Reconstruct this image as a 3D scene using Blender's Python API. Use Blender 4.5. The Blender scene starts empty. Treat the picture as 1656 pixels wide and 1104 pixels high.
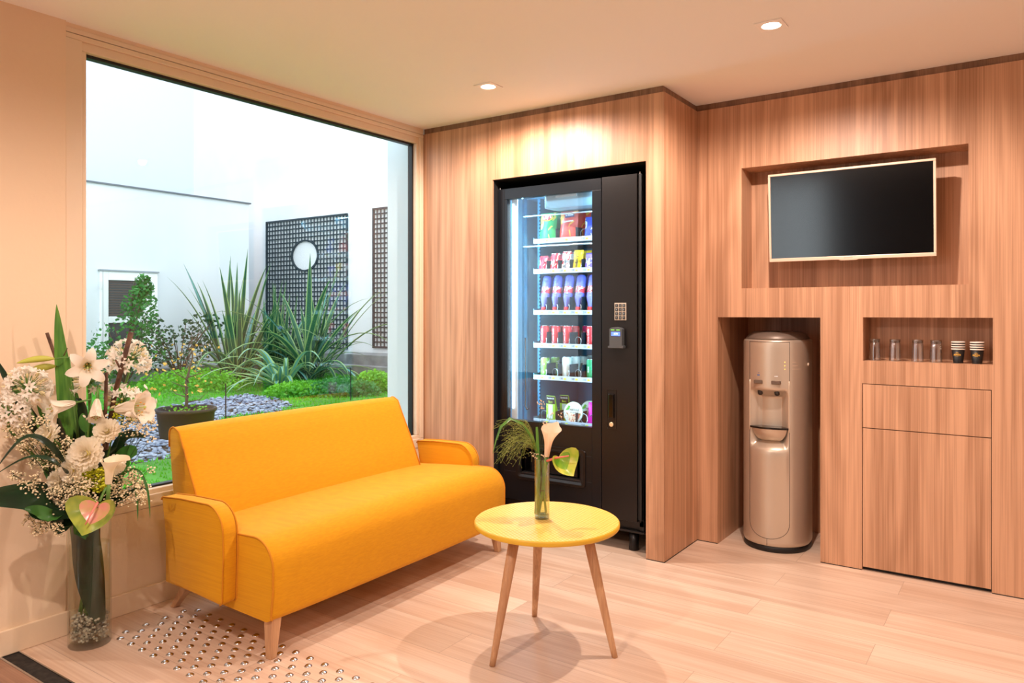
import bpy, bmesh, math, random
from mathutils import Vector, Matrix, Euler
random.seed(7)
PI = math.pi
S = bpy.context.scene
COL = S.collection
CAMP = Vector((2.954, -3.337, 1.2))

# ---------------------------------------------------------------- camera
cam_d = bpy.data.cameras.new('camera')
cam = bpy.data.objects.new('camera', cam_d); COL.objects.link(cam)
cam.location = CAMP
cam.rotation_euler = (PI/2, 0, math.atan2(0.5697, 0.8219))
cam_d.sensor_width = 36.0
cam_d.lens = 1204.7*36/1656
cam_d.shift_y = -(552-503.5)/1656
cam_d.clip_start = 0.05
S.camera = cam

# ---------------------------------------------------------------- world / exposure
W = bpy.data.worlds.new('daylight'); S.world = W; W.use_nodes = True
bg = W.node_tree.nodes['Background']
bg.inputs[0].default_value = (0.86, 0.94, 1.0, 1)
bg.inputs[1].default_value = 2.3
S.view_settings.view_transform = 'Standard'
S.view_settings.look = 'None'
S.view_settings.gamma = 1
S.view_settings.use_curve_mapping = False
S.view_settings.exposure = 0.36
S.cycles.transparent_max_bounces = 32
LAMP_C = (1.0, 0.82, 0.72)

# ---------------------------------------------------------------- colour + materials
def srgb(r, g, b, a=1.0):
    f = lambda c: (c/255/12.92) if c/255 <= 0.04045 else ((c/255+0.055)/1.055)**2.4
    return (f(r), f(g), f(b), a)
MATS = {}
def mat(name, rgb, rough=0.5, metal=0.0, emis=None, estr=0.0, spec=0.5, bump=None, var=None, sheen=0, trans=0, sss=0, coord='Object'):
    if name in MATS: return MATS[name]
    m = bpy.data.materials.new(name); m.use_nodes = True
    nt = m.node_tree; p = nt.nodes['Principled BSDF']
    p.inputs['Base Color'].default_value = srgb(*rgb)
    p.inputs['Roughness'].default_value = rough
    p.inputs['Metallic'].default_value = metal
    p.inputs['Specular IOR Level'].default_value = spec
    if emis: p.inputs['Emission Color'].default_value = srgb(*emis); p.inputs['Emission Strength'].default_value = estr
    if sheen: p.inputs['Sheen Weight'].default_value = sheen
    if trans:
        # thin petals and leaves let light through
        t = nt.nodes.new('ShaderNodeBsdfTranslucent'); t.inputs[0].default_value = srgb(*rgb)
        mx = nt.nodes.new('ShaderNodeMixShader'); mx.inputs[0].default_value = trans
        out = nt.nodes['Material Output']
        nt.links.new(p.outputs[0], mx.inputs[1]); nt.links.new(t.outputs[0], mx.inputs[2]); nt.links.new(mx.outputs[0], out.inputs[0])
    tc = nt.nodes.new('ShaderNodeTexCoord')
    if var:
        sc, rgb2, detail = var[0], var[1], (var[2] if len(var) > 2 else 3)
        mp = nt.nodes.new('ShaderNodeMapping'); mp.inputs['Scale'].default_value = sc if isinstance(sc, tuple) else (sc, sc, sc)
        n = nt.nodes.new('ShaderNodeTexNoise'); n.inputs['Scale'].default_value = 1; n.inputs['Detail'].default_value = detail
        cr = nt.nodes.new('ShaderNodeValToRGB'); cr.color_ramp.elements[0].position = .35; cr.color_ramp.elements[1].position = .65
        cr.color_ramp.elements[0].color = srgb(*rgb); cr.color_ramp.elements[1].color = srgb(*rgb2)
        nt.links.new(tc.outputs[coord], mp.inputs[0]); nt.links.new(mp.outputs[0], n.inputs['Vector']); nt.links.new(n.outputs['Fac'], cr.inputs[0])
        nt.links.new(cr.outputs[0], p.inputs['Base Color'])
    if bump:
        sc, st = bump
        mp = nt.nodes.new('ShaderNodeMapping'); mp.inputs['Scale'].default_value = sc if isinstance(sc, tuple) else (sc, sc, sc)
        n = nt.nodes.new('ShaderNodeTexNoise'); n.inputs['Scale'].default_value = 1; n.inputs['Detail'].default_value = 4
        b = nt.nodes.new('ShaderNodeBump'); b.inputs['Strength'].default_value = st; b.inputs['Distance'].default_value = 0.01
        nt.links.new(tc.outputs[coord], mp.inputs[0]); nt.links.new(mp.outputs[0], n.inputs['Vector']); nt.links.new(n.outputs['Fac'], b.inputs['Height'])
        nt.links.new(b.outputs[0], p.inputs['Normal'])
    MATS[name] = m
    return m

def glass_mat(name, tint=(1, 1, 1), refl=0.06, rough=0.0, edge=0.35):
    """clear pane or vessel: transparent with a fresnel-weighted mirror"""
    if name in MATS: return MATS[name]
    m = bpy.data.materials.new(name); m.use_nodes = True
    nt = m.node_tree; nt.nodes.clear()
    o = nt.nodes.new('ShaderNodeOutputMaterial'); t = nt.nodes.new('ShaderNodeBsdfTransparent'); t.inputs[0].default_value = (*tint, 1)
    g = nt.nodes.new('ShaderNodeBsdfGlossy'); g.inputs['Roughness'].default_value = rough
    lw = nt.nodes.new('ShaderNodeLayerWeight'); lw.inputs[0].default_value = 0.35
    mr = nt.nodes.new('ShaderNodeMapRange'); mr.inputs[3].default_value = refl; mr.inputs[4].default_value = edge
    mx = nt.nodes.new('ShaderNodeMixShader')
    L = nt.links.new
    L(lw.outputs['Facing'], mr.inputs[0]); L(mr.outputs[0], mx.inputs[0]); L(t.outputs[0], mx.inputs[1]); L(g.outputs[0], mx.inputs[2]); L(mx.outputs[0], o.inputs[0])
    MATS[name] = m
    return m

def wood_mat(name, light, dark, axis='z', rough=0.45, grain=1.0, planks=None, coord='Object'):
    """laminate: fine stretched streaks, broad bands, cathedral arches; optional plank joints in plan"""
    if name in MATS: return MATS[name]
    m = bpy.data.materials.new(name); m.use_nodes = True
    nt = m.node_tree; N = nt.nodes.new; L = nt.links.new; p = nt.nodes['Principled BSDF']
    p.inputs['Roughness'].default_value = rough
    tc = N('ShaderNodeTexCoord')
    def nz(scale, detail=4, dist=0.0, src=None):
        mp = N('ShaderNodeMapping'); mp.inputs['Scale'].default_value = scale
        L(src or tc.outputs[coord], mp.inputs[0])
        n = N('ShaderNodeTexNoise'); n.inputs['Scale'].default_value = 1; n.inputs['Detail'].default_value = detail; n.inputs['Distortion'].default_value = dist
        L(mp.outputs[0], n.inputs['Vector']); return n.outputs['Fac']
    def sc(a, l): return (a, a, l) if axis == 'z' else (l, a, a)
    src = tc.outputs[coord]
    if planks:
        pl, pw = planks
        br = N('ShaderNodeTexBrick'); br.inputs['Scale'].default_value = 1.0
        br.inputs['Brick Width'].default_value = pl; br.inputs['Row Height'].default_value = pw
        br.inputs['Mortar Size'].default_value = 0.0011; br.inputs['Mortar Smooth'].default_value = 0.2
        br.inputs['Color1'].default_value = (0, 0, 0, 1); br.inputs['Color2'].default_value = (1, 1, 1, 1)
        br.offset = 0.37
        L(src, br.inputs['Vector'])
        av = N('ShaderNodeVectorMath'); av.operation = 'MULTIPLY_ADD'
        L(br.outputs['Color'], av.inputs[0]); av.inputs[1].default_value = (3.1, 1.7, 5.0); L(src, av.inputs[2])
        src = av.outputs[0]
    fine = nz(sc(230*grain, 2.2), 5, 0.2, src)
    mid = nz(sc(45*grain, 0.7), 3, 0.4, src)
    broad = nz(sc(11*grain, 0.35), 2, 0.3, src)
    mpw = N('ShaderNodeMapping'); mpw.inputs['Scale'].default_value = sc(5.0*grain, 0.55)
    L(src, mpw.inputs[0])
    wv = N('ShaderNodeTexNoise'); wv.inputs['Scale'].default_value = 1; wv.inputs['Detail'].default_value = 1.0; L(mpw.outputs[0], wv.inputs['Vector'])
    mu = N('ShaderNodeMath'); mu.operation = 'MULTIPLY'; mu.inputs[1].default_value = 55; L(wv.outputs['Fac'], mu.inputs[0])
    si = N('ShaderNodeMath'); si.operation = 'SINE'; L(mu.outputs[0], si.inputs[0])
    def mix(a, b, f):
        x = N('ShaderNodeMix'); x.data_type = 'FLOAT'; x.inputs[0].default_value = f
        L(a, x.inputs[2]); L(b, x.inputs[3]); return x.outputs[0]
    v = mix(mix(mix(fine, mid, .5), broad, .38), si.outputs[0], .022)
    cr = N('ShaderNodeValToRGB'); e = cr.color_ramp.elements
    e[0].position = .40; e[0].color = srgb(*dark); e[1].position = .585; e[1].color = srgb(*light)
    L(v, cr.inputs[0])
    col = cr.outputs[0]
    if planks:
        x = N('ShaderNodeMix'); x.data_type = 'RGBA'; x.blend_type = 'MULTIPLY'; x.inputs[0].default_value = 1
        t = N('ShaderNodeMapRange'); t.inputs[3].default_value = .90; t.inputs[4].default_value = 1.05; L(br.outputs['Color'], t.inputs[0])
        L(col, x.inputs[6]); L(t.outputs[0], x.inputs[7])
        y = N('ShaderNodeMix'); y.data_type = 'RGBA'; L(br.outputs['Fac'], y.inputs[0]); L(x.outputs[2], y.inputs[6]); y.inputs[7].default_value = srgb(*[c*.86 for c in dark])
        col = y.outputs[2]
    L(col, p.inputs['Base Color'])
    b = N('ShaderNodeBump'); b.inputs['Strength'].default_value = .06; b.inputs['Distance'].default_value = .004; L(fine, b.inputs['Height']); L(b.outputs[0], p.inputs['Normal'])
    MATS[name] = m
    return m

# ---------------------------------------------------------------- mesh builder
class MB:
    def __init__(s): s.v = []; s.f = []; s.mi = []
    def add(s, vs, fs, mi=0):
        o = len(s.v); s.v += [Vector(a) for a in vs]
        for f in fs: s.f.append([i+o for i in f]); s.mi.append(mi)
        return s
    def box(s, a, b, mi=0, M=None):
        (x0, y0, z0), (x1, y1, z1) = a, b
        vs = [Vector(c) for c in ((x0,y0,z0),(x1,y0,z0),(x1,y1,z0),(x0,y1,z0),(x0,y0,z1),(x1,y0,z1),(x1,y1,z1),(x0,y1,z1))]
        if M: vs = [M@c for c in vs]
        return s.add(vs, [(0,3,2,1),(4,5,6,7),(0,1,5,4),(1,2,6,5),(2,3,7,6),(3,0,4,7)], mi)
    def rings(s, rs, closed=True, cap=True, mi=0):
        n = len(rs[0]); vs = [p for r in rs for p in r]; fs = []
        for i in range(len(rs)-1):
            for j in range(n if closed else n-1):
                k = (j+1) % n
                fs.append((i*n+j, i*n+k, (i+1)*n+k, (i+1)*n+j))
        if cap and closed:
            fs.append(tuple(reversed(range(n)))); fs.append(tuple((len(rs)-1)*n+j for j in range(n)))
        return s.add(vs, fs, mi)
    def lathe(s, prof, n=24, M=None, mi=0, cap=True):
        rs = [[Vector((r*math.cos(2*PI*j/n), r*math.sin(2*PI*j/n), z)) for j in range(n)] for r, z in prof]
        if M: rs = [[M@p for p in r] for r in rs]
        return s.rings(rs, True, cap, mi)
    def tube(s, pts, r, n=8, mi=0, cap=True):
        pts = [Vector(p) for p in pts]; rs = []
        up = None
        for i, p in enumerate(pts):
            t = (pts[min(i+1, len(pts)-1)] - pts[max(i-1, 0)])
            if t.length < 1e-9: t = Vector((0, 0, 1))
            t.normalize()
            if up is None: up = t.orthogonal().normalized()
            u = (up - t*up.dot(t))
            u = u.normalized() if u.length > 1e-6 else t.orthogonal().normalized()
            up = u; w = t.cross(u)
            rr = r[i] if isinstance(r, (list, tuple)) else r
            rs.append([p + (u*math.cos(2*PI*j/n) + w*math.sin(2*PI*j/n))*rr for j in range(n)])
        return s.rings(rs, True, cap, mi)
    def ribbon(s, pts, width, nrm, fold=0.0, cols=2, mi=0, edge_mi=None):
        """leaf or petal blade along pts; width(t); nrm = rough facing direction; fold lifts edges"""
        pts = [Vector(p) for p in pts]; rows = []
        for i, p in enumerate(pts):
            t = (pts[min(i+1, len(pts)-1)] - pts[max(i-1, 0)]).normalized()
            side = t.cross(Vector(nrm))
            side = side.normalized() if side.length > 1e-6 else t.orthogonal().normalized()
            nn = side.cross(t).normalized()
            w = width(i/(len(pts)-1))
            rows.append([p + side*w*(2*c/cols-1) + nn*fold*w*abs(2*c/cols-1)**1.5 for c in range(cols+1)])
        n = cols+1; vs = [q for r in rows for q in r]
        o = len(s.v); s.v += vs
        for i in range(len(rows)-1):
            for c in range(cols):
                s.f.append([o+i*n+c, o+i*n+c+1, o+(i+1)*n+c+1, o+(i+1)*n+c])
                s.mi.append(edge_mi if (edge_mi is not None and c in (0, cols-1)) else mi)
        return s
    def ball(s, c, r, mi=0, n=6, m=4, sc=(1, 1, 1)):
        c = Vector(c)
        vs = [c+Vector((0, 0, -r*sc[2]))]
        for i in range(1, m):
            a = -PI/2 + PI*i/m
            for j in range(n):
                b = 2*PI*j/n
                vs.append(c+Vector((r*sc[0]*math.cos(a)*math.cos(b), r*sc[1]*math.cos(a)*math.sin(b), r*sc[2]*math.sin(a))))
        vs.append(c+Vector((0, 0, r*sc[2])))
        fs = [(0, 1+(j+1) % n, 1+j) for j in range(n)]
        for i in range(m-2):
            for j in range(n):
                k = (j+1) % n
                fs.append((1+i*n+j, 1+i*n+k, 1+(i+1)*n+k, 1+(i+1)*n+j))
        t = len(vs)-1
        fs += [(1+(m-2)*n+j, 1+(m-2)*n+(j+1) % n, t) for j in range(n)]
        return s.add(vs, fs, mi)
    def extrude(s, prof, axis, a, b, mi=0, n=1, warp=None):
        """closed 2-D profile (p, q) swept along axis from a to b"""
        rs = []
        for i in range(n+1):
            t = a + (b-a)*i/n
            r = []
            for p, q in prof:
                if warp: p, q = warp(p, q, t)
                r.append(Vector((t, p, q)) if axis == 'x' else Vector((p, t, q)) if axis == 'y' else Vector((p, q, t)))
            rs.append(r)
        return s.rings(rs, True, True, mi)

def ob(name, mb, mats, parent=None, world=False, smooth=False, bevel=0, sub=0, kind=None, bseg=2):
    me = bpy.data.meshes.new(name)
    vs = mb.v
    if parent is not None and world:
        inv = wm(parent).inverted(); vs = [inv@v for v in vs]
    me.from_pydata([tuple(v) for v in vs], [], mb.f)
    bm = bmesh.new(); bm.from_mesh(me)
    bmesh.ops.recalc_face_normals(bm, faces=bm.faces)
    bm.to_mesh(me); bm.free()
    for m in (mats if isinstance(mats, (list, tuple)) else [mats]): me.materials.append(m)
    if len(me.materials) > 1:
        me.polygons.foreach_set('material_index', mb.mi)
    if smooth: me.polygons.foreach_set('use_smooth', [True]*len(me.polygons))
    o = bpy.data.objects.new(name, me); COL.objects.link(o)
    if parent is not None: o.parent = parent
    if bevel:
        b = o.modifiers.new('bevel', 'BEVEL'); b.width = bevel; b.segments = bseg; b.limit_method = 'ANGLE'; b.angle_limit = math.radians(40)
        b.harden_normals = False
    if sub:
        b = o.modifiers.new('sub', 'SUBSURF'); b.levels = sub; b.render_levels = sub
    if smooth and not sub:
        try:
            bpy.context.view_layer.objects.active = o
        except Exception: pass
    if kind: o['kind'] = kind
    return o

def wm(o):
    M = Matrix.LocRotScale(o.location, o.rotation_euler, o.scale)
    return wm(o.parent)@M if o.parent else M

def thing(name, label, cat, loc=(0, 0, 0), rot=(0, 0, 0), group=None):
    o = bpy.data.objects.new(name, None); COL.objects.link(o); o.empty_display_size = .05
    o.location = loc; o.rotation_euler = rot
    return tag(o, label, cat, group)
def tag(o, label, cat, group=None):
    o['label'] = label; o['category'] = cat
    if group: o['group'] = group
    return o
def kids(o): return [c for c in bpy.data.objects if c.parent == o]
def dup(root, loc=None, rot=None, label=None, scale=None, _p=None):
    c = root.copy(); COL.objects.link(c)
    if _p is not None: c.parent = _p
    if loc is not None: c.location = loc
    if rot is not None: c.rotation_euler = rot
    if scale is not None: c.scale = (scale,)*3
    if label: c['label'] = label
    for k in kids(root): dup(k, _p=c)
    return c
def text(name, body, size, M, material, parent, extrude=0.0004, align='CENTER', bold=0.0, shear=0, sx=1.0):
    cu = bpy.data.curves.new(name, 'FONT'); cu.body = body; cu.size = size; cu.align_x = align; cu.align_y = 'CENTER'
    cu.extrude = extrude; cu.offset = bold; cu.shear = shear; cu.resolution_u = 3
    t = bpy.data.objects.new(name, cu); COL.objects.link(t)
    dg = bpy.context.evaluated_depsgraph_get(); me = bpy.data.meshes.new_from_object(t.evaluated_get(dg))
    bpy.data.objects.remove(t); bpy.data.curves.remove(cu)
    me.transform(M@Matrix.Diagonal((sx, 1, 1, 1))); me.materials.clear(); me.materials.append(material); me.name = name
    o = bpy.data.objects.new(name, me); COL.objects.link(o); o.parent = parent
    return o
FACE_S = Matrix.Rotation(PI/2, 4, 'X')                      # text that faces -y (towards the room)
def T(x, y, z): return Matrix.Translation((x, y, z))
def rnd(a, b): return random.uniform(a, b)
def lerp(a, b, t): return a+(b-a)*t

# ---------------------------------------------------------------- materials
M_ceil = mat('ceiling paint', (246, 242, 238), .9)
M_cream = mat('cream wall paint', (232, 206, 176), .75, bump=(60, .05))
M_frame = mat('beige window lacquer', (228, 206, 180), .45)
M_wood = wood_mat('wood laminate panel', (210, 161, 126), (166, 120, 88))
M_woodshade = wood_mat('shaded wood laminate', (150, 112, 86), (116, 84, 62))  # panel laminate darkened: shade of the ceiling gap is put into the colour
M_floor = wood_mat('oak plank floor', (230, 204, 182), (208, 175, 150), axis='x', rough=.32, grain=.55, planks=(1.25, .19))
M_floor2 = wood_mat('brown entrance floor', (168, 128, 104), (140, 102, 82), axis='x', rough=.4)
M_black = mat('black satin metal', (22, 20, 20), .38, .3)
M_blackin = mat('black niche lining', (14, 12, 12), .7)
M_rubber = mat('black rubber gasket', (16, 17, 20), .5)
M_steel = mat('brushed steel', (200, 200, 202), .25, 1.0)
M_darksteel = mat('dark steel', (90, 88, 88), .35, .9)
M_white = mat('white plastic', (236, 238, 240), .4)
M_gap = mat('dark joint', (34, 22, 16), .8)
G_pane = glass_mat('window glass', (.985, .995, .99), .02, 0, .22)
G_vase = glass_mat('vase glass', (.95, .97, .95), .025, .02, .40)
G_mach = glass_mat('display glass', (.97, .985, .99), .015, 0, .25)

# ---------------------------------------------------------------- room shell
H = 2.282
def frame_wall(mb, plane, u0, u1, z0, z1, holes, thick, sgn=1):
    """wall slab in plane y=plane with rectangular holes (u0,u1,z0,z1); depth goes to +y"""
    us = sorted({u0, u1, *[h[0] for h in holes], *[h[1] for h in holes]})
    zs = sorted({z0, z1, *[h[2] for h in holes], *[h[3] for h in holes]})
    inside = lambda u, z: any(h[0] < u < h[1] and h[2] < z < h[3] for h in holes)
    for i in range(len(us)-1):
        for j in range(len(zs)-1):
            if inside((us[i]+us[i+1])/2, (zs[j]+zs[j+1])/2): continue
            a, b, c, d = us[i], us[i+1], zs[j], zs[j+1]
            mb.add([(a, plane, c), (b, plane, c), (b, plane, d), (a, plane, d)], [(0, 1, 2, 3)])
    for h in holes:
        a, b, c, d = h[:4]; dp = h[4]; back = h[5]
        y1 = plane+dp
        mb.add([(a, plane, c), (a, y1, c), (a, y1, d), (a, plane, d)], [(0, 1, 2, 3)])
        mb.add([(b, plane, c), (b, y1, c), (b, y1, d), (b, plane, d)], [(0, 1, 2, 3)])
        mb.add([(a, plane, d), (b, plane, d), (b, y1, d), (a, y1, d)], [(0, 1, 2, 3)])
        if c > 0.001: mb.add([(a, plane, c), (b, plane, c), (b, y1, c), (a, y1, c)], [(0, 1, 2, 3)])
        if back: mb.add([(a, y1, c), (b, y1, c), (b, y1, d), (a, y1, d)], [(0, 1, 2, 3)])

ob('floor', MB().box((0, -2.165, -.1), (6.2, 1.3, 0)).box((2.6, -7.0, -.1), (6.2, -2.165, 0)).box((0, -7, -.1), (2.6, -3.6, 0)), M_floor, kind='structure')
ob('floor_entrance', MB().box((0, -3.6, -.1), (2.6, -2.225, 0)), M_floor2, kind='structure')
t1 = ob('trim_1', MB().box((0, -2.223, -.1), (2.6, -2.167, -.002)), mat('black threshold mat', (20, 17, 16), .8, var=(40, (48, 42, 36))), kind='structure')
ob('trim_2', MB().box((0, -2.169, -.1), (2.6, -2.164, .002)).box((0, -2.229, -.1), (2.6, -2.222, .002)), M_steel, kind='structure')
ob('ceiling', MB().box((-.0, -7, H), (6.2, 1.3, H+.1)), M_ceil, kind='structure')
# window wall x = 0
WY0, WY1 = -2.005, -.004
GZ0, GZ1, GY0, GY1 = .472, 2.190, -1.923, -.055
wl = MB().box((-.16, -4.7, 0), (.012, WY0, H)).box((-.16, -7, 0), (.012, -4.7, .05)).box((-.16, -7, 2.2), (.012, -4.7, H)).box((-.12, WY0, 0), (0, 0.0, .398)).box((-.12, WY0, 2.262), (0, 0, H))
ob('wall_left', wl, M_cream, kind='structure')
bb = MB().box((.0, -1.99, 0), (.014, -.002, .083)).box((.012, -7, 0), (.026, -2.0, .088))
ob('baseboard_left', bb, M_cream, bevel=.003, kind='structure')
win = thing('window_1', 'large fixed picture window with pale beige frame looking onto the courtyard garden', 'window', (0, -1, .4)); win['kind'] = 'structure'
fr = MB()
fr.box((-.07, WY0, .40), (.006, WY1, GZ0-.02)).box((-.07, WY0, GZ1+.035), (.006, WY1, 2.245))
fr.box((-.07, WY0, GZ0-.02), (.006, GY0-.02, GZ1+.035)).box((-.07, GY1+.02, GZ0-.02), (.006, WY1, GZ1+.035))
ob('window_frame', fr, M_frame, win, world=True, bevel=.003)
fr = MB()
fr.box((-.06, GY0-.022, GZ0-.022), (-.004, GY1+.022, GZ0)).box((-.06, GY0-.022, GZ1), (-.004, GY1+.022, GZ1+.037))
fr.box((-.06, GY0-.022, GZ0), (-.004, GY0, GZ1)).box((-.06, GY1, GZ0), (-.004, GY1+.022, GZ1))
ob('glazing_bead', fr, M_frame, win, world=True, bevel=.004)
fr = MB()
fr.box((-.062, GY0, GZ0), (-.028, GY1, GZ0+.008)).box((-.062, GY0, GZ1-.012), (-.028, GY1, GZ1)).box((-.062, GY0, GZ0), (-.03, GY0+.008, GZ1)).box((-.062, GY1-.012, GZ0), (-.03, GY1, GZ1))
ob('gasket', fr, M_rubber, win, world=True)
ob('glass', MB().box((-.048, GY0, GZ0), (-.042, GY1, GZ1)), G_pane, win, world=True)
ob('window_head', MB().box((-.07, WY0, 2.247), (.004, WY1, 2.266)), M_frame, win, world=True, bevel=.002)
# vending wall y = 0
mb = MB(); frame_wall(mb, 0, 0, 1.525, 0, 2.250, [(.509, 1.431, 0, 1.930, .012, False)], .1)
mb.add([(1.525, 0, 0), (1.525, .433, 0), (1.525, .433, 2.25), (1.525, 0, 2.25)], [(0, 1, 2, 3)])
mb.add([(0, 0, 2.25), (1.525, 0, 2.25), (1.525, .05, 2.25), (0, .05, 2.25)], [(0, 1, 2, 3)])
mb.add([(1.475, .05, 2.25), (1.525, .05, 2.25), (1.525, .433, 2.25), (1.475, .433, 2.25)], [(0, 1, 2, 3)])
ob('wall_back', mb, M_wood, kind='structure')
mb = MB()
mb.box((0.505, .012, 1.930), (1.435, .9, 1.95)).box((.489, .012, 0), (.509, .9, 1.95)).box((1.431, .012, 0), (1.451, .9, 1.95)).box((.489, .9, 0), (1.451, .92, 1.95))
ob('wall_niche', mb, M_blackin, kind='structure')
# television wall y = .433
TY = .433
HOL = [(1.758, 2.741, 1.317, 1.926, .17, True), (1.635, 2.136, 0, 1.171, .50, True), (2.323, 2.830, .972, 1.173, .16, True), (2.319, 2.826, 0, .866, .03, False)]
mb = MB(); frame_wall(mb, TY, 1.525, 6.2, 0, 2.250, HOL, .1)
mb.add([(1.525, TY, 2.25), (6.2, TY, 2.25), (6.2, TY+.05, 2.25), (1.525, TY+.05, 2.25)], [(0, 1, 2, 3)])
ob('wall_television', mb, M_wood, kind='structure')
ob('trim_3', MB().box((0, .010, 2.25), (1.515, .03, H)).box((1.500, .03, 2.25), (1.515, TY+.010, H)).box((1.500, TY+.010, 2.25), (6.2, TY+.03, H)), M_woodshade, kind='structure')
ob('baseboard_joint', MB().box((.0, .003, 0), (.505, .02, .0035)).box((1.433, -.0015, 0), (1.5265, .01, .0035)).box((1.5, .0, 0), (1.5265, TY, .0035))
   .box((1.5265, TY-.0015, 0), (1.634, TY+.01, .0035)).box((2.137, TY-.0015, 0), (2.318, TY+.01, .0035)).box((2.827, TY-.0015, 0), (4, TY+.01, .0035)), M_gap, kind='structure')
# the rest of the room behind the camera
ob('wall_right', MB().box((6.2, -7, 0), (6.3, 1.3, H)), M_ceil, kind='structure')
mb = MB().box((.62, -7.1, 0), (6.3, -7, H)).box((-.16, -7.1, 0), (.62, -7, .05)).box((-.16, -7.1, 2.2), (.62, -7, H))
ob('wall_front', mb, mat('darkened rear wall', (62, 50, 44), .6), kind='structure')  # unseen wall, coloured dark so the television screen reflects little
w2 = thing('window_2', 'glazed entrance screen in the window wall behind the camera', 'window', (0, -5.85, .05)); w2['kind'] = 'structure'
mb = MB().box((-.07, -7, .05), (-.01, -4.7, .11)).box((-.07, -7, 2.14), (-.01, -4.7, 2.2))
mb.box((-.05, -7.06, .11), (-.015, -7.02, 2.14))
for y in (-5.88, -4.76): mb.box((-.07, y, .11), (-.01, y+.06, 2.14))
mb.box((-.05, -7.06, .05), (.62, -7.01, .11)).box((-.05, -7.06, 2.14), (.62, -7.01, 2.2)).box((.58, -7.06, .11), (.62, -7.01, 2.14))
ob('window_frame', mb, M_frame, w2, world=True)
ob('glass', MB().box((-.01, -7.04, .11), (.58, -7.034, 2.14)).box((-.05, -7.0, .11), (-.044, -5.88, 2.14)).box((-.05, -5.82, .11), (-.044, -4.76, 2.14)), G_pane, w2, world=True)

# ---------------------------------------------------------------- ceiling downlights
def downlight(x, y, label, watts):
    r = thing('ceiling_downlight', label, 'ceiling light', (x, y, H), group='recessed ceiling downlights')
    n = 28
    mb = MB()
    sq = lambda h, z: [Vector((h*max(-1, min(1, 1.42*math.cos(a))), h*max(-1, min(1, 1.42*math.sin(a))), z)) for a in [2*PI*(j+.5)/n for j in range(n)]]
    ci = lambda q, z: [Vector((q*math.cos(2*PI*(j+.5)/n), q*math.sin(2*PI*(j+.5)/n), z)) for j in range(n)]
    mb.rings([sq(.050, -.0005), sq(.050, -.004), sq(.044, -.005), ci(.036, -.005), ci(.031, .018)], True, False)
    ob('bezel', mb, mat('downlight bezel', (250, 244, 240), .5), r)
    ob('lamp_disc', MB().lathe([(.0005, -.0035), (.020, -.0045), (.030, -.0015), (.030, .004)], 24, cap=False), mat('lit lamp', (255, 250, 240), .5, emis=(255, 244, 228), estr=9), r, smooth=True)
    l = bpy.data.lights.new('lamp_beam', 'SPOT'); l.energy = watts; l.color = LAMP_C; l.spot_size = math.radians(170); l.spot_blend = .42; l.shadow_soft_size = .022
    lo = bpy.data.objects.new('lamp_beam', l); COL.objects.link(lo); lo.parent = r; lo.location = (0, 0, -.012)
    return r
downlight(.823, -.463, 'small square recessed ceiling spotlight in front of the snack machine', 78)
downlight(2.156, -.468, 'small square recessed ceiling spotlight in front of the television, nearer the viewer', 94)
for x, y, w in [(1.55, -3.25, 104), (3.15, -3.25, 34), (4.75, -1.9, 26), (4.6, -3.6, 26), (1.55, -5.0, 26), (3.6, -5.2, 20)]:  # out of view: first read off cast shadows, the rest added for bounced fill
    downlight(x, y, 'unseen recessed ceiling spotlight outside the picture, nearer the camera', w)

# ---------------------------------------------------------------- sofa
M_sofa = mat('yellow upholstery', (224, 158, 10), .75, spec=.25, sheen=.08, bump=((300, 300, 900), .22), var=((6, 40, 260), (216, 149, 8), 4))
M_pipe = mat('sofa piping', (206, 132, 14), .85)
M_leg = wood_mat('turned oak leg', (214, 168, 126), (184, 136, 98), grain=1.2)
def arc(cx, cz, r, a0, a1, n=6): return [(cx+r*math.cos(math.radians(lerp(a0, a1, i/n))), cz+r*math.sin(math.radians(lerp(a0, a1, i/n)))) for i in range(n+1)]
sofa = thing('sofa', 'yellow fabric two-seater sofa with slim arms and splayed oak legs under the window', 'sofa', (.42, -1.01, 0), (0, 0, .020))
prof = [(-.24, .150), (.365, .128)] + arc(.360, .158, .030, -80, 0, 4) + [(.399, .24)] + arc(.300, .318, .100, 5, 88, 8) + [(.20, .414), (.05, .405), (-.10, .392), (-.24, .385)]
def seatwarp(p, q, t):
    u = abs(t)/.706
    dome = (1-u**2.6)
    if q > .3: q = q+.013*dome-.006*u**8
    if p > .3: p = p+.010*dome-.004*u**10
    return p, q
seat = ob('seat', MB().extrude(prof, 'y', -.706, .706, n=28, warp=seatwarp), M_sofa, sofa, bevel=.006, smooth=True)
for sgn in (-1, 1):
    pts = [(p+.000, sgn*.706, q) for p, q in [seatwarp(a, b, .706) for a, b in prof[2:]]]
    ob('piping', MB().tube([Vector((.392, sgn*.706, .14))]+pts[3:], .0035, 6), M_pipe, seat, smooth=True)
prof = [(-.235, .16), (-.300, .66)] + arc(-.272, .712, .028, 185, 75, 6) + [(-.235, .724), (-.205, .66), (-.135, .52), (-.070, .372), (-.06, .16)]
def backwarp(p, q, t):
    u = abs(t)/.635
    if q > .3 and p > -.27: p = p+.012*(1-u**3)
    if q > .6: q = q+.006*(1-u**4)
    return p, q
back = ob('backrest', MB().extrude(prof, 'y', -.655, .615, n=20, warp=lambda p, q, t: backwarp(p, q, t+.02)), M_sofa, sofa, bevel=.006, smooth=True)
for yy in (-.655, .615):
    q2 = [backwarp(a, b, .635) for a, b in prof[1:-1]]
    ob('piping', MB().tube([(p, yy, q) for p, q in q2], .0035, 6), M_pipe, back, smooth=True)
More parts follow.
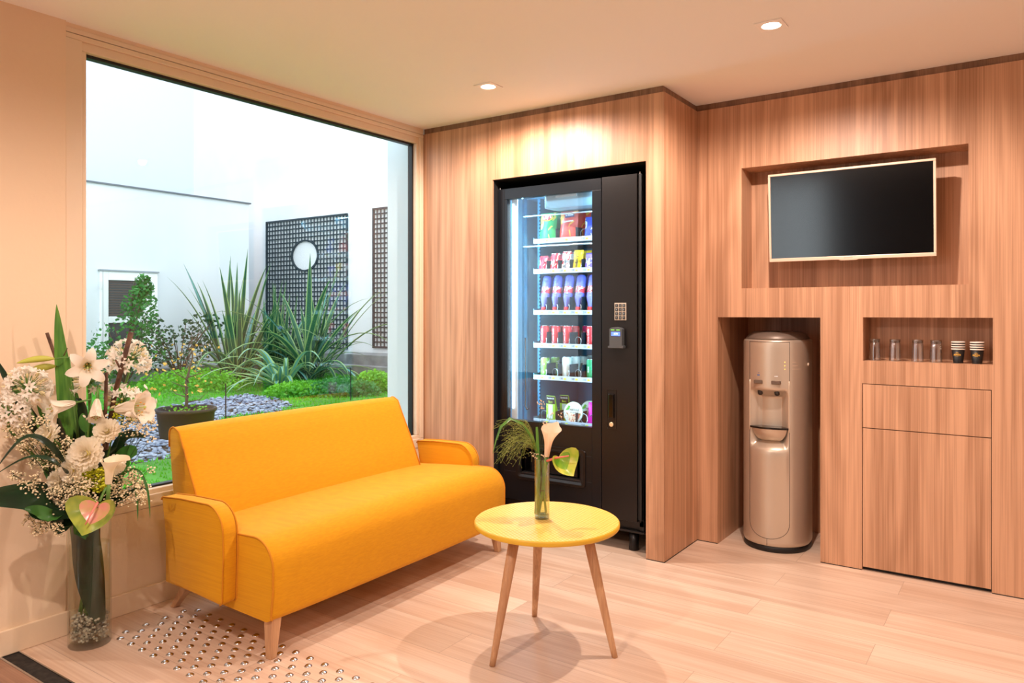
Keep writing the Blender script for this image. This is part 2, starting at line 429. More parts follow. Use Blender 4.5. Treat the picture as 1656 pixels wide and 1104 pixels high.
prof = [(-.120, .188), (.170, .168)] + arc(.180, .185, .018, -70, 0, 3) + [(.205, .34), (.203, .41)] + arc(.108, .418, .095, 0, 84, 8) + [(-.05, .510), (-.150, .503)] + arc(-.158, .49, .013, 90, 180, 3)
for sgn in (-1, 1):
    y0, y1 = (-.766, -.707) if sgn < 0 else (.694, .752)
    a = ob('armrest', MB().extrude(prof, 'y', y0, y1), M_sofa, sofa, bevel=.007, smooth=True)
    for yy in (y0, y1):
        ob('piping', MB().tube([(p*1.0, yy, q) for p, q in prof[2:]], .0028, 6), M_pipe, a, smooth=True)
for sgn in (-1, 1):
    for fx, tx, ty, zt in ((.366, .352, .672, .142), (-.335, -.185, .615, .165)):
        f = Vector((fx, sgn*(.690 if fx > 0 else .610), 0)); t = Vector((tx, sgn*ty, zt))
        mb = MB(); rs = []
        for c, w, z in ((f, .0135, 0), (f.lerp(t, .5), .018, 0), (t, .0225, 0)):
            rs.append([c+Vector((a*w, b*w, 0)) for a, b in ((-1, -1), (1, -1), (1, 1), (-1, 1))])
        mb.rings(rs)
        lg = ob('leg', mb, M_leg, sofa, bevel=.003)

# ---------------------------------------------------------------- coffee table
def tabletop_mat():
    m = mat('yellow printed laminate', (234, 190, 76), .38, spec=.5)
    nt = m.node_tree; N = nt.nodes.new; L = nt.links.new; p = nt.nodes['Principled BSDF']
    tc = N('ShaderNodeTexCoord'); mp = N('ShaderNodeMapping'); mp.inputs['Rotation'].default_value = (0, 0, .55); L(tc.outputs['Object'], mp.inputs[0])
    br = N('ShaderNodeTexBrick'); br.inputs['Scale'].default_value = 34; br.inputs['Mortar Size'].default_value = .055; br.inputs['Brick Width'].default_value = .62; br.inputs['Row Height'].default_value = .42
    br.inputs['Color1'].default_value = srgb(228, 178, 56); br.inputs['Color2'].default_value = srgb(234, 186, 66); br.inputs['Mortar'].default_value = srgb(240, 212, 130)
    L(mp.outputs[0], br.inputs['Vector']); L(br.outputs['Color'], p.inputs['Base Color'])
    return m
tb = thing('coffee_table', 'small round yellow-topped coffee table on three tapered wooden legs', 'table', (1.527, -1.058, 0))
ob('tabletop', MB().lathe([(.252, .432), (.258, .436), (.260, .442), (.260, .447), (.257, .450)], 72), [tabletop_mat()], tb)
ob('tabletop_edge', MB().lathe([(.2575, .431), (.2605, .434), (.2612, .440), (.2606, .447), (.2575, .4495)], 72, cap=False), mat('yellow table edge', (224, 176, 46), .45), tb, smooth=True)
ob('under_plate', MB().lathe([(.19, .420), (.20, .424), (.20, .432)], 32), M_leg, tb)
for fx, fy in ((1.462, -1.300), (1.764, -1.010), (1.362, -.882)):
    f = Vector((fx-1.527, fy+1.058, 0)); d = f.copy(); d.normalize(); t = Vector((d.x*.150, d.y*.150, .424)); f = d*.252
    ob('leg', MB().tube([f, f.lerp(t, .1), f.lerp(t, .7), t], [.0105, .0115, .018, .0195], 14), M_leg, tb, smooth=True)

# ---------------------------------------------------------------- tactile studs in the floor
M_stud = mat('polished stud steel', (215, 215, 218), .22, 1.0)
def P2(x, y):
    d = Vector((x, y, 0))-CAMP; r = d.x*.8219+d.y*.5697; g = d.x*-.5697+d.y*.8219
    return 828+1204.7*r/g, 503.5+1204.7*1.2/g
s0 = None; ns = 0
for j in range(9):
    for k in range(16):
        x = .1755+(.0388 if j % 2 == 0 else 0)+.0775*k; y = -1.907-.028*(x-.17)+.0388*j
        if j in (0,) and k < 0: continue
        px, py = P2(x, y)
        if py > 1112 or px > 640 or x > 1.27: continue
        if any((x-a)**2+(y-b)**2 < .026**2 for a, b in ((.800, -1.690), (.099, -1.627))): continue
        if s0 is None:
            s0 = ob('tactile_stud', MB().lathe([(.0134, .0), (.0134, .0010), (.0110, .0032), (.0073, .0056), (.0036, .0069), (.0006, .0073)], 20), M_stud, smooth=True)
            tag(s0, 'small domed steel tactile stud set in the oak floor by the sofa', 'floor stud', 'steel tactile studs in the floor'); s = s0
        else:
            s = s0.copy(); COL.objects.link(s)
        s.location = (x, y, 0); ns += 1

# ---------------------------------------------------------------- television
tv = thing('television', 'flat wall-mounted television with a champagne frame in the upper wood niche', 'television', (2.255, .47, 1.662), (math.radians(0), 0, 0))
M_tvf = mat('champagne plastic', (226, 200, 176), .35, .15)
X0, X1, Z0, Z1, YF = 1.889, 2.619, 1.447, 1.880, .450
mb = MB()
mb.box((X0, YF, Z0), (X1, YF+.012, Z0+.017)).box((X0, YF, Z1-.011), (X1, YF+.012, Z1)).box((X0, YF, Z0+.017), (X0+.011, YF+.012, Z1-.011)).box((X1-.011, YF, Z0+.017), (X1, YF+.012, Z1-.011))
ob('frame', mb, M_tvf, tv, world=True, bevel=.002)
ob('screen', MB().box((X0+.010, YF+.0035, Z0+.016), (X1-.010, YF+.010, Z1-.010)), mat('television screen', (3, 3, 4), .13, spec=1.0), tv, world=True)
mb = MB().box((X0+.004, YF+.012, Z0+.003), (X1-.004, YF+.030, Z1-.003)).box((X0+.10, YF+.03, Z0+.05), (X1-.10, YF+.055, Z1-.09))
ob('rear_housing', mb, mat('television back', (30, 28, 28), .5), tv, world=True, bevel=.006)
ob('wall_bracket', MB().box((2.15, YF+.055, 1.56), (2.36, TY+.1695, 1.74)), M_darksteel, tv, world=True)
mb = MB().extrude([(2.205, Z0+.003), (2.305, Z0+.003), (2.290, Z0-.004), (2.220, Z0-.004)], 'y', YF+.001, YF+.011)
mb.v = [Vector((v.x, v.y, v.z)) for v in mb.v]
ob('logo_lip', mb, M_tvf, tv, world=True, bevel=.0015)
lg = text('logo', 'SAMSUNG', .0085, T(2.255-2.255, YF-.0004-.47, Z0+.0085-1.662)@FACE_S, mat('silver print', (186, 160, 140), .4), tv, .0002)

tv.rotation_euler = (math.radians(3.6), 0, 0); tv.location.y = .465
# ---------------------------------------------------------------- cabinet front below the cup niche
cb = thing('cabinet', 'flush wood cabinet with one drawer above one tall door, below the cup niche', 'cabinet', (2.572, .45, 0))
ob('carcass', MB().box((2.3195, TY+.0222, .0), (2.8255, TY+.40, .8655)), mat('black seam', (5, 5, 6), .6), cb, world=True)
ob('drawer_front', MB().box((2.3215, TY, .6625), (2.8235, TY+.018, .8625)), M_wood, cb, world=True, bevel=.0008)
ob('door', MB().box((2.3215, TY, .017), (2.8235, TY+.018, .6588)), M_wood, cb, world=True, bevel=.0008)

# ---------------------------------------------------------------- glasses and paper cups in the niche
G_cup = glass_mat('tumbler glass', (.98, .98, .98), .07, .10, .85)
def tumbler(x, y, label):
    r = thing('drinking_glass', label, 'glass', (x, y, .9725), group='upturned glasses in the niche')
    ob('glass_body', MB().lathe([(.0262, 0), (.0262, .002), (.0245, .06), (.0232, .085), (.0232, .097), (.0222, .100), (.0215, .100)], 28, cap=False), G_cup, r, smooth=True)
    ob('inner_wall', MB().lathe([(.0248, .0005), (.0232, .06), (.0216, .082), (.018, .084), (.0005, .0845)], 28, cap=False), G_cup, r, smooth=True)
    ob('thick_base', MB().lathe([(.0005, .0855), (.0205, .0855), (.0220, .087), (.0220, .097), (.0210, .0992), (.0005, .0992)], 28), mat('heavy glass base', (96, 74, 60), .08, spec=.9), r, smooth=True)
    return r
for x, l in ((2.364, 'upturned tumbler at the left end of the cup niche, nearest the water cooler'), (2.449, 'upturned tumbler second from the left in the cup niche'),
             (2.541, 'upturned tumbler third from the left in the cup niche'), (2.614, 'upturned tumbler right beside the black paper cups')):
    tumbler(x, .492, l)
M_cupb = mat('black paper cup', (20, 18, 18), .45); M_cupw = mat('white cup rim', (238, 226, 214), .5); M_gold = mat('gold print', (206, 160, 70), .4, .2)
def cup(label, grp):
    r = thing('paper_cup', label, 'paper cup', (0, 0, 0), group=grp)
    ob('cup_body', MB().lathe([(.0195, .0), (.0195, .004), (.0258, .0605), (.0246, .0605), (.0186, .006), (.0005, .005)], 32, cap=False), M_cupb, r, smooth=True)
    rim = MB().lathe([(.0256, .0590), (.0270, .0596), (.0275, .0615), (.0272, .0640), (.0256, .0646), (.0250, .0610)], 32, cap=False)
    ob('rim', rim, M_cupw, r, smooth=True)
    # crest printed on the side: scroll band with a leafy top and a curved lower band
    def onr(u, z): rr = .0195+(.0258-.0195)*(z-.004)/.0565+.0006; a = -PI/2-.10+u/rr; return Vector((rr*math.cos(a), rr*math.sin(a), z))
    mb = MB()
    def strip(us, zc, h):
        rs = [[onr(u, zc(u)-h(u)), onr(u, zc(u)+h(u))] for u in us]; mb.rings(rs, False, False)
    us = [lerp(-.0145, .0145, i/12) for i in range(13)]
    strip(us, lambda u: .0385-2.2*abs(u)*abs(u)*5, lambda u: .0024 if abs(u) < .011 else .0036)
    us = [lerp(-.0085, .0085, i/8) for i in range(9)]
    strip(us, lambda u: .0445-18*u*u, lambda u: .0007)
    strip(us, lambda u: .0318+22*u*u, lambda u: .0011)
    for u in (-.003, 0, .003): strip([u-.001, u, u+.001], lambda q: .0472, lambda q: .0012)
    ob('crest', mb, M_gold, r)
    lt = MB()
    for i in range(5):
        u = (i-2)*.0036
        lt.add([onr(u-.0011, .0372)*1.004, onr(u+.0011, .0372)*1.004, onr(u+.0011, .0396)*1.004, onr(u-.0011, .0396)*1.004], [(0, 1, 2, 3)])
    return r
names = ['bottom', 'second lowest', 'second highest', 'top']
c0 = None
for x, side in ((2.699, 'left'), (2.770, 'right')):
    for i in range(4):
        lb = f'black paper cup with gold crest, {names[i]} of the {side} stack in the niche' if i == 0 else f'black paper cup showing its white rim, {names[i]} of the {side} stack in the niche'
        if c0 is None: c0 = cup(lb, 'black paper cups stacked in the niche'); c = c0
        else: c = dup(c0, label=lb)
        c.location = (x, .492, .9725+.0102*i); c.rotation_euler = (0, 0, .0)

# ---------------------------------------------------------------- water cooler
wc = thing('water_cooler', 'tall rounded champagne-silver water cooler standing in the lower wood niche', 'water cooler', (1.885, .605, 0))
M_wc = mat('champagne metallic plastic', (206, 190, 172), .36, .6)
M_wcd = mat('grey metallic cap', (122, 106, 94), .4, .3)
M_dk = mat('dark grey plastic', (40, 34, 32), .4)
def sst(a, b, t): t = max(0, min(1, (t-a)/(b-a))); return t*t*(3-2*t)
R0 = .163
def supr(a):      # plan: round front, squarer back
    c, s = abs(math.cos(a)), abs(math.sin(a)); k = 2.0 if math.sin(a) < 0 else 3.2
    return R0/((c**k+s**k)**(1/k))
PA = math.radians(36)
def wr(a, z):
    r = supr(a); d = ((a+PI/2+PI) % (2*PI))-PI
    e = abs(d)/PA
    if e < 1:
        m = sst(1.0, .84, e)
        # hollow of the dispenser between the taps and the drip tray, swelling out again below
        hol = sst(.815, .765, z)*sst(.505, .575, z)
        r -= m*hol*(.070-.012*(d/PA)**2)
        r += m*.004*sst(.3, .46, z)*sst(.52, .48, z)
    return r
NA = 144
zs = [.030, .034, .040]+[lerp(.05, .45, i/10) for i in range(11)]+[lerp(.46, .84, i/52) for i in range(53)]+[lerp(.86, 1.045, i/6) for i in range(7)]
rings = [[Vector(((wr(a, z)-(.004 if z < .035 else 0))*math.cos(a), (wr(a, z)-(.004 if z < .035 else 0))*math.sin(a), z)) for a in [2*PI*j/NA for j in range(NA)]] for z in zs]
rings += [[Vector(((supr(a)-i)*math.cos(a), (supr(a)-i)*math.sin(a), z)) for a in [2*PI*j/NA for j in range(NA)]] for i, z in ((.001, 1.052), (.006, 1.058), (.03, 1.060))]
ob('body', MB().rings(rings), M_wc, wc, smooth=True)
ob('base_ring', MB().rings([[Vector(((supr(a)-i)*math.cos(a), (supr(a)-i)*math.sin(a), z)) for a in [2*PI*j/96 for j in range(96)]] for i, z in ((.006, 0), (.003, .004), (.003, .024), (.008, .031))]), mat('black base plastic', (16, 14, 14), .5), wc, smooth=True)
cap = []
for i, z in ((.012, 1.0595), (.012, 1.064), (.030, 1.085), (.050, 1.096), (.075, 1.098)):
    cap.append([Vector(((supr(a)-i)*math.cos(a), (supr(a)-i)*math.sin(a), z)) for a in [2*PI*j/96 for j in range(96)]])
ob('top_cap', MB().rings(cap), M_wcd, wc, smooth=True, bevel=.0)
ob('cap_inset', MB().lathe([(.040, 1.0985), (.040, 1.1002), (.036, 1.1005)], 32, T(-.01, -.05, 0)), M_dk, wc)
def on(a, z, off=0): return Vector(((wr(a, z)+off)*math.cos(a), (wr(a, z)+off)*math.sin(a), z))
# raised front panel outline (seams)
def seam(pts, r=.0012): return MB().tube(pts, r, 5)
mb = MB()
for sg in (-1, 1):
    mb.tube([on(-PI/2+sg*PA*1.02, z, .0002) for z in [lerp(.15, 1.05, i/30) for i in range(31)]], .0011, 5)
mb.tube([on(-PI/2+PA*1.02*math.cos(t), .15-.082*math.sin(t)**.8 if math.sin(t) > 0 else .15, .0002) for t in [PI*i/24 for i in range(25)]], .0011, 5)
mb.tube([on(-PI/2+PA*1.02*u, 1.048, .0004) for u in [lerp(-1, 1, i/14) for i in range(15)]], .0011, 5)
mb.tube([on(-PI/2-.02, z, .0003) for z in (.034, .05, .066)], .0011, 5)
ob('panel_seam', mb, M_dk, wc, smooth=True)
mb = MB()
for sg in (-1, 1): mb.tube([on(-PI/2+sg*PA*1.0, z, .0014) for z in [lerp(.60, .855, i/10) for i in range(11)]], .0022, 6)
ob('recess_edge', mb, mat('bright plastic edge', (236, 214, 190), .3, .2), wc, smooth=True)
for dx in (-.047, .040):
    ob('push_button', MB().box((dx-.022, -.1655, .838), (dx+.022, -.145, .856)), mat('bronze button', (112, 92, 78), .35, .5), wc, bevel=.003)
    a = math.atan2(-.16, dx)
    tp = MB().lathe([(.010, 0), (.0125, .003), (.0125, .020), (.009, .024)], 16, T(dx*.95, -.128, .783)@Matrix.Rotation(math.radians(28), 4, 'X'))
    ob('tap', tp, M_dk, wc, smooth=True)
# drip tray bowl with black grille rim
bowl = []
for z, dep, wd in ((.546, .004, .50), (.550, .026, .62), (.560, .042, .74), (.577, .056, .84), (.598, .066, .90), (.617, .070, .93)):
    row = []
    for i in range(25):
        d = lerp(-PA*wd, PA*wd, i/24); a = -PI/2+d
        rr = min(R0+.003, R0-.067+dep*(1-.12*(d/PA)**2))
        row.append(Vector((rr*math.cos(a), rr*math.sin(a), z)))
    bowl.append(row)
ob('drip_tray', MB().rings(bowl, False, False), M_wc, wc, smooth=True)
mb = MB()
for z0, z1 in ((.613, .622),):
    o_, i_ = [], []
    for i in range(25):
        a = -PI/2+lerp(-PA*.96, PA*.96, i/24)
        o_.append((a, R0+.004)); i_.append((a, R0-.066))
    rs = []
    for z, lst in ((z0, o_), (z1, o_), (z1, i_), (z0, i_)):
        rs.append([Vector((r*math.cos(a), r*math.sin(a), z)) for a, r in lst])
    mb.rings(rs+[rs[0]], False, False)
ob('tray_grille', mb, mat('black gloss grille', (14, 11, 10), .2), wc)
mb = MB()
for z in (.949, .931, .914): mb.ball(on(-PI/2+PA*.80, z, .001), .0022, n=8, m=5)
ob('indicator_lights', mb, mat('amber indicator', (250, 210, 90), .4, emis=(255, 205, 80), estr=1.2), wc)
mb = MB()
for z, w in ((.949, .022), (.931, .030), (.914, .052)):
    a0 = -PI/2+PA*1.16
    mb.rings([[on(a0+w*i/8/R0, z-.0012, .0006), on(a0+w*i/8/R0, z+.0012, .0006)] for i in range(9)], False, False)
ob('indicator_captions', mb, M_tvf, wc)
mb = MB().rings([[on(-PI/2-.29+u/R0, .878, .0006), on(-PI/2-.29+u/R0, .884, .0006)] for u in (-.007, 0, .007)], False, False).ball(on(-PI/2-.28, .893, .0005), .0022)
ob('cold_symbol', mb, mat('blue print', (70, 110, 170), .5), wc)
mb = MB().rings([[on(-PI/2+.25+u/R0, .876, .0006), on(-PI/2+.25+u/R0, .880, .0006)] for u in (-.008, 0, .008)], False, False)
ob('hot_symbol', mb, M_white, wc)
ob('side_clip', MB().lathe([(.008, 0), (.008, .004), (.005, .006)], 14, T(.1625, -.035, .935)@Matrix.Rotation(PI/2, 4, 'Y')), M_tvf, wc)

# ---------------------------------------------------------------- snack vending machine
VX, VY = .9485, .05
vm = thing('vending_machine', 'black glass-fronted snack and drinks vending machine built into the wood wall', 'vending machine', (VX, VY, 0))
M_mb = mat('black powder coat', (30, 27, 27), .30, .35)
M_mf = mat('dark blue-black door frame', (24, 27, 32), .28, .35)
M_in = mat('blue machine lining', (76, 150, 188), .55)
M_inl = mat('pale machine side lining', (120, 170, 196), .5)
M_tray = mat('grey tray metal', (110, 146, 166), .4, .3)
M_rail = mat('white price rail', (186, 200, 208), .4)
M_coil = mat('bright coil wire', (205, 215, 220), .25, .7)
XL, XR, ZB, ZT = .514, 1.383, .155, 1.884
XG = 1.162         # joint between the glazed door and the control column
GX0, GX1, GA, GB = .573, 1.107, .603, 1.822
V = dict(parent=vm, world=True)
mb = MB()
mb.box((XL+.006, VY+.035, .13), (XL+.022, .80, ZT-.012)).box((XR-.022, VY+.02, .13), (XR+.004, .80, ZT-.005)).box((XL+.006, VY+.035, ZT-.03), (XR, .80, ZT-.012)).box((XL+.006, .78, .13), (XR, .80, ZT-.012)).box((XL+.006, VY+.035, .13), (XR, .80, .15))
mb.box((XG+.005, VY+.03, .15), (XR-.02, .78, ZT-.02))
ob('cabinet_body', mb, M_mb, **V)
ob('base_plate', MB().box((XL, VY+.004, .098), (XR+.014, VY+.06, .108)).box((XR-.018, VY+.02, .108), (XR+.006, VY+.06, .160)).box((XL, VY+.03, .108), (XR-.018, VY+.06, .155)), M_mb, bevel=.001, **V)
for fx in (.60, 1.318):
    ob('foot', MB().lathe([(.026, 0), (.027, .004), (.024, .03), (.024, .098)], 24, T(fx, .105, 0)), M_mb, smooth=True, **V)
    ob('foot', MB().lathe([(.026, 0), (.027, .004), (.024, .03), (.024, .13)], 24, T(fx, .70, 0)), M_mb, smooth=True, **V)
# glazed door
door = MB()
door.box((XL, VY, ZB+.01), (GX0-.018, VY+.035, ZT-.002)).box((GX0-.018, VY, GB), (XG-.002, VY+.035, ZT-.002)).box((GX1, VY, ZB+.01), (XG-.002, VY+.035, GB))
# lower door panel around the delivery opening
FX0, FX1, FZ0, FZ1 = .668, 1.035, .318, .452
door.box((GX0-.018, VY, FZ1), (GX1, VY+.035, GA)).box((GX0-.018, VY, ZB+.01), (GX1, VY+.035, FZ0)).box((GX0-.018, VY, FZ0), (FX0, VY+.035, FZ1)).box((FX1, VY, FZ0), (GX1, VY+.035, FZ1))
door.box((GX0-.018, VY, GA), (GX0, VY+.035, GB))
vd = ob('door', door, M_mf, bevel=.0015, **V)
ob('door_joint', MB().box((GX0-.0195, VY-.0006, ZB+.01), (GX0-.0175, VY, ZT-.003)), mat('black seam', (5, 5, 6), .6), **V)
ob('glass_pane', MB().box((GX0, VY+.010, GA), (GX1, VY+.015, GB)), G_mach, **V)
# delivery opening: rounded raised surround, tray, flap
def rrect(x0, x1, z0, z1, r, y): return [Vector((cx+r*math.cos(math.radians(a)), y, cz+r*math.sin(math.radians(a)))) for cx, cz, a0 in ((x1-r, z1-r, 0), (x0+r, z1-r, 90), (x0+r, z0+r, 180), (x1-r, z0+r, 270)) for a in [a0+90*i/5 for i in range(6)]]
mb = MB().rings([rrect(.632, 1.072, .283, .482, .02, VY), rrect(.634, 1.070, .285, .480, .02, VY-.006), rrect(.646, 1.058, .297, .468, .015, VY-.006), rrect(FX0, FX1, FZ0, FZ1, .006, VY+.004), rrect(FX0, FX1, FZ0, FZ1, .006, VY+.10)], True, False)
ob('delivery_surround', mb, M_mb, smooth=False, **V)
ob('delivery_flap', MB().box((FX0+.05, VY+.028, FZ0+.01), (FX1-.03, VY+.034, FZ1-.004)), mat('dark flap', (30, 30, 32), .25, .2), **V)
ob('delivery_bin', MB().box((FX0, VY+.09, FZ0-.01), (FX1, VY+.10, FZ1+.01)), mat('black seam', (5, 5, 6), .6), **V)
ob('delivery_sill', MB().box((FX0+.002, VY+.002, FZ0), (FX1-.002, VY+.03, FZ0+.004)), M_darksteel, **V)
# control column
cc = ob('control_column', MB().box((XG+.002, VY-.001, ZB), (1.3615, VY+.03, ZT)), M_mb, bevel=.002, **V)
ob('column_edge', MB().box((1.363, VY+.006, ZB+.01), (XR, VY+.03, ZT-.002)), mat('black seam', (5, 5, 6), .6), **V)
ob('column_trim', MB().box((1.3775, VY+.004, ZB), (1.3795, VY+.007, ZT-.006)), M_darksteel, **V)
mb = MB()
for x in (XL+.004, 1.371): mb.lathe([(.004, 0), (.004, .012), (.002, .014)], 10, T(x, VY+.012, ZT-.004))
ob('hinge_pin', mb, M_steel, **V)
kp = ob('keypad', MB().box((1.238, VY-.004, 1.156), (1.303, VY, 1.243)), mat('keypad steel', (206, 190, 172), .35, .4), bevel=.001, **V)
M_key = mat('dark keypad key', (54, 50, 48), .4)
keys = ['1', '2', '3', '4', '5', '6', '7', '8', '9', '<', '0', '*']
for i in range(12):
    kx, kz = 1.2505+.020*(i % 3), 1.230-.0205*(i//3)
    k = ob('key', MB().box((kx-.0068, VY-.0065, kz-.0078), (kx+.0068, VY-.004, kz+.0078)), M_key, kp, world=True)
    text('digit', keys[i], .011, T(kx-VX, -.0068, kz)@FACE_S, M_rail, k, 0)
rd = MB().extrude([(1.222, 1.028), (1.214, 1.026), (1.214, 1.016), (1.298, 1.016), (1.298, 1.028), (1.292, 1.030), (1.292, 1.112), (1.280, 1.119), (1.257, 1.122), (1.234, 1.119), (1.222, 1.112)], 'y', VY-.030, VY)
cr = ob('card_reader', rd, mat('grey reader plastic', (74, 76, 78), .45), bevel=.0015, **V)
ob('display', MB().box((1.234, VY-.0315, 1.078), (1.282, VY-.029, 1.098)), mat('blue lcd', (90, 120, 235), .3, emis=(80, 115, 245), estr=1.3), cr, world=True)
text('display_text', '-070', .013, T(1.258-VX, -.0318, 1.088)@FACE_S, mat('lit digits', (230, 240, 255), .5, emis=(230, 240, 255), estr=1.2), cr, 0)
ob('status_light', MB().box((1.232, VY-.031, 1.106), (1.250, VY-.029, 1.109)).box((1.262, VY-.031, 1.106), (1.280, VY-.029, 1.109)), mat('green light', (120, 230, 80), .4, emis=(110, 235, 70), estr=1.2), cr, world=True)
lk = ob('lock_plate', MB().rings([rrect(1.194, 1.248, .604, .806, .006, VY-.001), rrect(1.194, 1.248, .604, .806, .006, VY-.004), rrect(1.198, 1.244, .608, .802, .004, VY-.004), rrect(1.199, 1.243, .609, .801, .004, VY-.0025)]), M_mb, **V)
ob('handle', MB().rings([rrect(1.206, 1.236, .662, .784, .003, VY-.003), rrect(1.206, 1.236, .662, .784, .003, VY-.010), rrect(1.210, 1.232, .666, .780, .003, VY-.012)]), mat('black gloss', (8, 8, 9), .15), lk, world=True)
ob('key_lock', MB().lathe([(.0115, 0), (.0115, .004), (.009, .006), (.0005, .006)], 20, T(1.221, VY-.003, .629)@Matrix.Rotation(PI/2, 4, 'X')), mat('brass lock', (232, 216, 180), .3, .6), lk, world=True)
# interior
mb = MB().box((GX0-.03, .745, .56), (1.155, .75, 1.86)).box((GX0-.03, VY+.04, 1.85), (1.155, .75, 1.856)).box((GX0-.03, VY+.04, .545), (1.155, .75, .553))
ob('inner_lining', mb, M_in, **V)
ob('side_lining', MB().box((GX0-.032, VY+.036, .55), (GX0-.026, .75, 1.856)).box((.622, .30, .55), (.630, .75, 1.856)), M_inl, **V)
ob('lining_rib', MB().box((GX0-.026, .24, .55), (GX0-.012, .27, 1.85)).box((.617, .295, .55), (.634, .305, 1.85)), M_in, **V)
ob('column_lining', MB().box((1.150, VY+.036, .55), (1.156, .75, 1.856)), mat('dark machine lining', (40, 50, 58), .5), **V)
ob('light_housing', MB().box((GX0+.004, VY+.042, .60), (GX0+.040, VY+.050, 1.84)), mat('pale light housing', (206, 224, 236), .4), **V)
ls = ob('light_strip', MB().box((GX0+.010, VY+.036, .66), (GX0+.017, VY+.042, 1.80)), mat('lit strip', (225, 245, 255), .5, emis=(205, 238, 255), estr=5), **V)
ob('light_strip', MB().box((1.128, VY+.040, .66), (1.135, VY+.046, 1.80)), MATS['lit strip'], **V)  # unseen second strip, added behind the frame to brighten the left lining
for z, e, sd in ((1.55, 2.0, 1), (.95, 2.0, 1), (1.55, 3.2, -1), (.95, 3.2, -1)):  # left pair lights from the visible strip, right pair from the added one
    l = bpy.data.lights.new('strip_glow', 'AREA'); l.shape = 'RECTANGLE'; l.size = .58; l.size_y = .02; l.energy = e; l.color = (.38, .76, 1.0)
    lo = bpy.data.objects.new('strip_glow', l); COL.objects.link(lo); lo.parent = vm
    lo.location = ((GX0+.045 if sd > 0 else 1.118)-VX, .085-VY if sd < 0 else .085, z)
    lo.rotation_euler = Vector((-.86*sd, -.45, .0)).to_track_quat('Z', 'Y').to_euler()
    l.size, l.size_y = .03, .58
l = bpy.data.lights.new('top_fill', 'AREA'); l.shape = 'RECTANGLE'; l.size = .5; l.size_y = .03; l.energy = 1.8; l.color = (.42, .78, 1.0)  # fill light added under the machine top, with no fitting of its own
lo = bpy.data.objects.new('top_fill', l); COL.objects.link(lo); lo.parent = vm; lo.location = (.86-VX, .075, 1.835); lo.rotation_euler = (math.radians(-35), 0, 0)
ob('cooling_unit', MB().box((.76, .14, 1.765), (1.14, .40, 1.848)).extrude([(.10, 1.80), (.14, 1.765), (.14, 1.848), (.10, 1.848)], 'x', .79, 1.14), mat('cooling unit grey', (136, 158, 172), .45), bevel=.008, **V)
ob('unit_notice', MB().box((.86, .096, 1.812), (.99, .099, 1.836)), M_rail, **V)
for z in (1.735, 1.565):
    ob('cross_bar', MB().tube([(.606, .16, z), (1.145, .16, z-.003)], .0045, 8), M_coil, smooth=True, **V)
mb = MB()
for z in [lerp(.60, 1.82, i/60) for i in range(61)]: mb.box((.6335, .286, z), (.6355, .293, z+.008))
ob('rack_holes', mb, mat('black seam', (5, 5, 6), .6), **V)
ob('cable_hook', MB().tube([(.603, .19, 1.05), (.603, .19, .70), (.605, .185, .665), (.618, .18, .645), (.632, .18, .652)], .0045, 8), M_dk, smooth=True, **V)
# trays with rails, dividers and coils
TRX0, TRX1, TRY = .640, 1.140, .215
trays = [(1.588, 3, ['130', '210', '130']), (1.417, 5, ['110', '110', '120', '120', '150']), (1.186, 5, ['210', '210', '250', '250', '250']),
         (1.000, 5, ['120', '110', '130', '140', '130']), (.820, 5, ['150', '130', '130', '140', '150']), (.573, 3, ['350', '450', '250'])]
M_tag = mat('yellow price tag', (214, 224, 70), .5); M_ink = mat('black ink', (18, 20, 24), .6)
lane = {}
for ti, (tz, nl, prices) in enumerate(trays):
    tr = ob('tray', MB().box((TRX0, TRY, tz), (TRX1, .72, tz+.003)).box((TRX0, TRY, tz), (TRX0+.003, .72, tz+.03)).box((TRX1-.003, TRY, tz), (TRX1, .72, tz+.03)), M_tray, **V)
    rl = ob('price_rail', MB().box((TRX0+.004, TRY-.006, tz-.004), (TRX1, TRY, tz+.022)), M_rail, tr, world=True, bevel=.001)
    pitch = .0745 if nl == 5 else .128
    start = .690 if nl == 5 else .722
    nn = 6 if nl == 5 else 4
    lane[ti] = [start+pitch*i for i in range(nn)]
    dv, co, pr, yt = MB(), MB(), MB(), MB()
    dh = {0: .075, 1: .07, 2: .095, 3: .085, 4: .088, 5: .07}[ti]
    for i, x in enumerate(lane[ti]):
        dx = x+pitch/2
        if dx < TRX1-.01: dv.box((dx-.001, TRY+.004, tz+.003), (dx+.001, .70, tz+dh))
        if ti in (2, 3, 4):   # back plates of the lanes seen behind the products
            dv.box((dx-.012, TRY+.05, tz+.003), (dx+.001, TRY+.052, tz+dh))
        rc = .027 if nl == 5 else .030
        for cxo in ((0,) if nl == 5 else (-.028, .030)):
            pts = [(x+cxo+rc*math.sin(t), TRY+.004+.058*t/(2*PI), tz+.005+rc+rc*-math.cos(t)) for t in [2*PI*7.6*q/180 for q in range(181)]]
            if i < nn: ob('coil', MB().tube(pts, .0021, 5), M_coil, tr, world=True, smooth=True)
        yt.box((x+.004, TRY-.0072, tz+.003), (x+.020, TRY-.006, tz+.013))
    ob('divider', dv, mat('dark divider', (30, 44, 56), .4), tr, world=True)
    ob('yellow_tag', yt, M_tag, rl, world=True)
    for i, x in enumerate(lane[ti][:5]):
        text('price', prices[i % len(prices)], .016, T(x-.013-VX, TRY-.0066-VY, tz+.009)@FACE_S, M_ink, rl, 0)

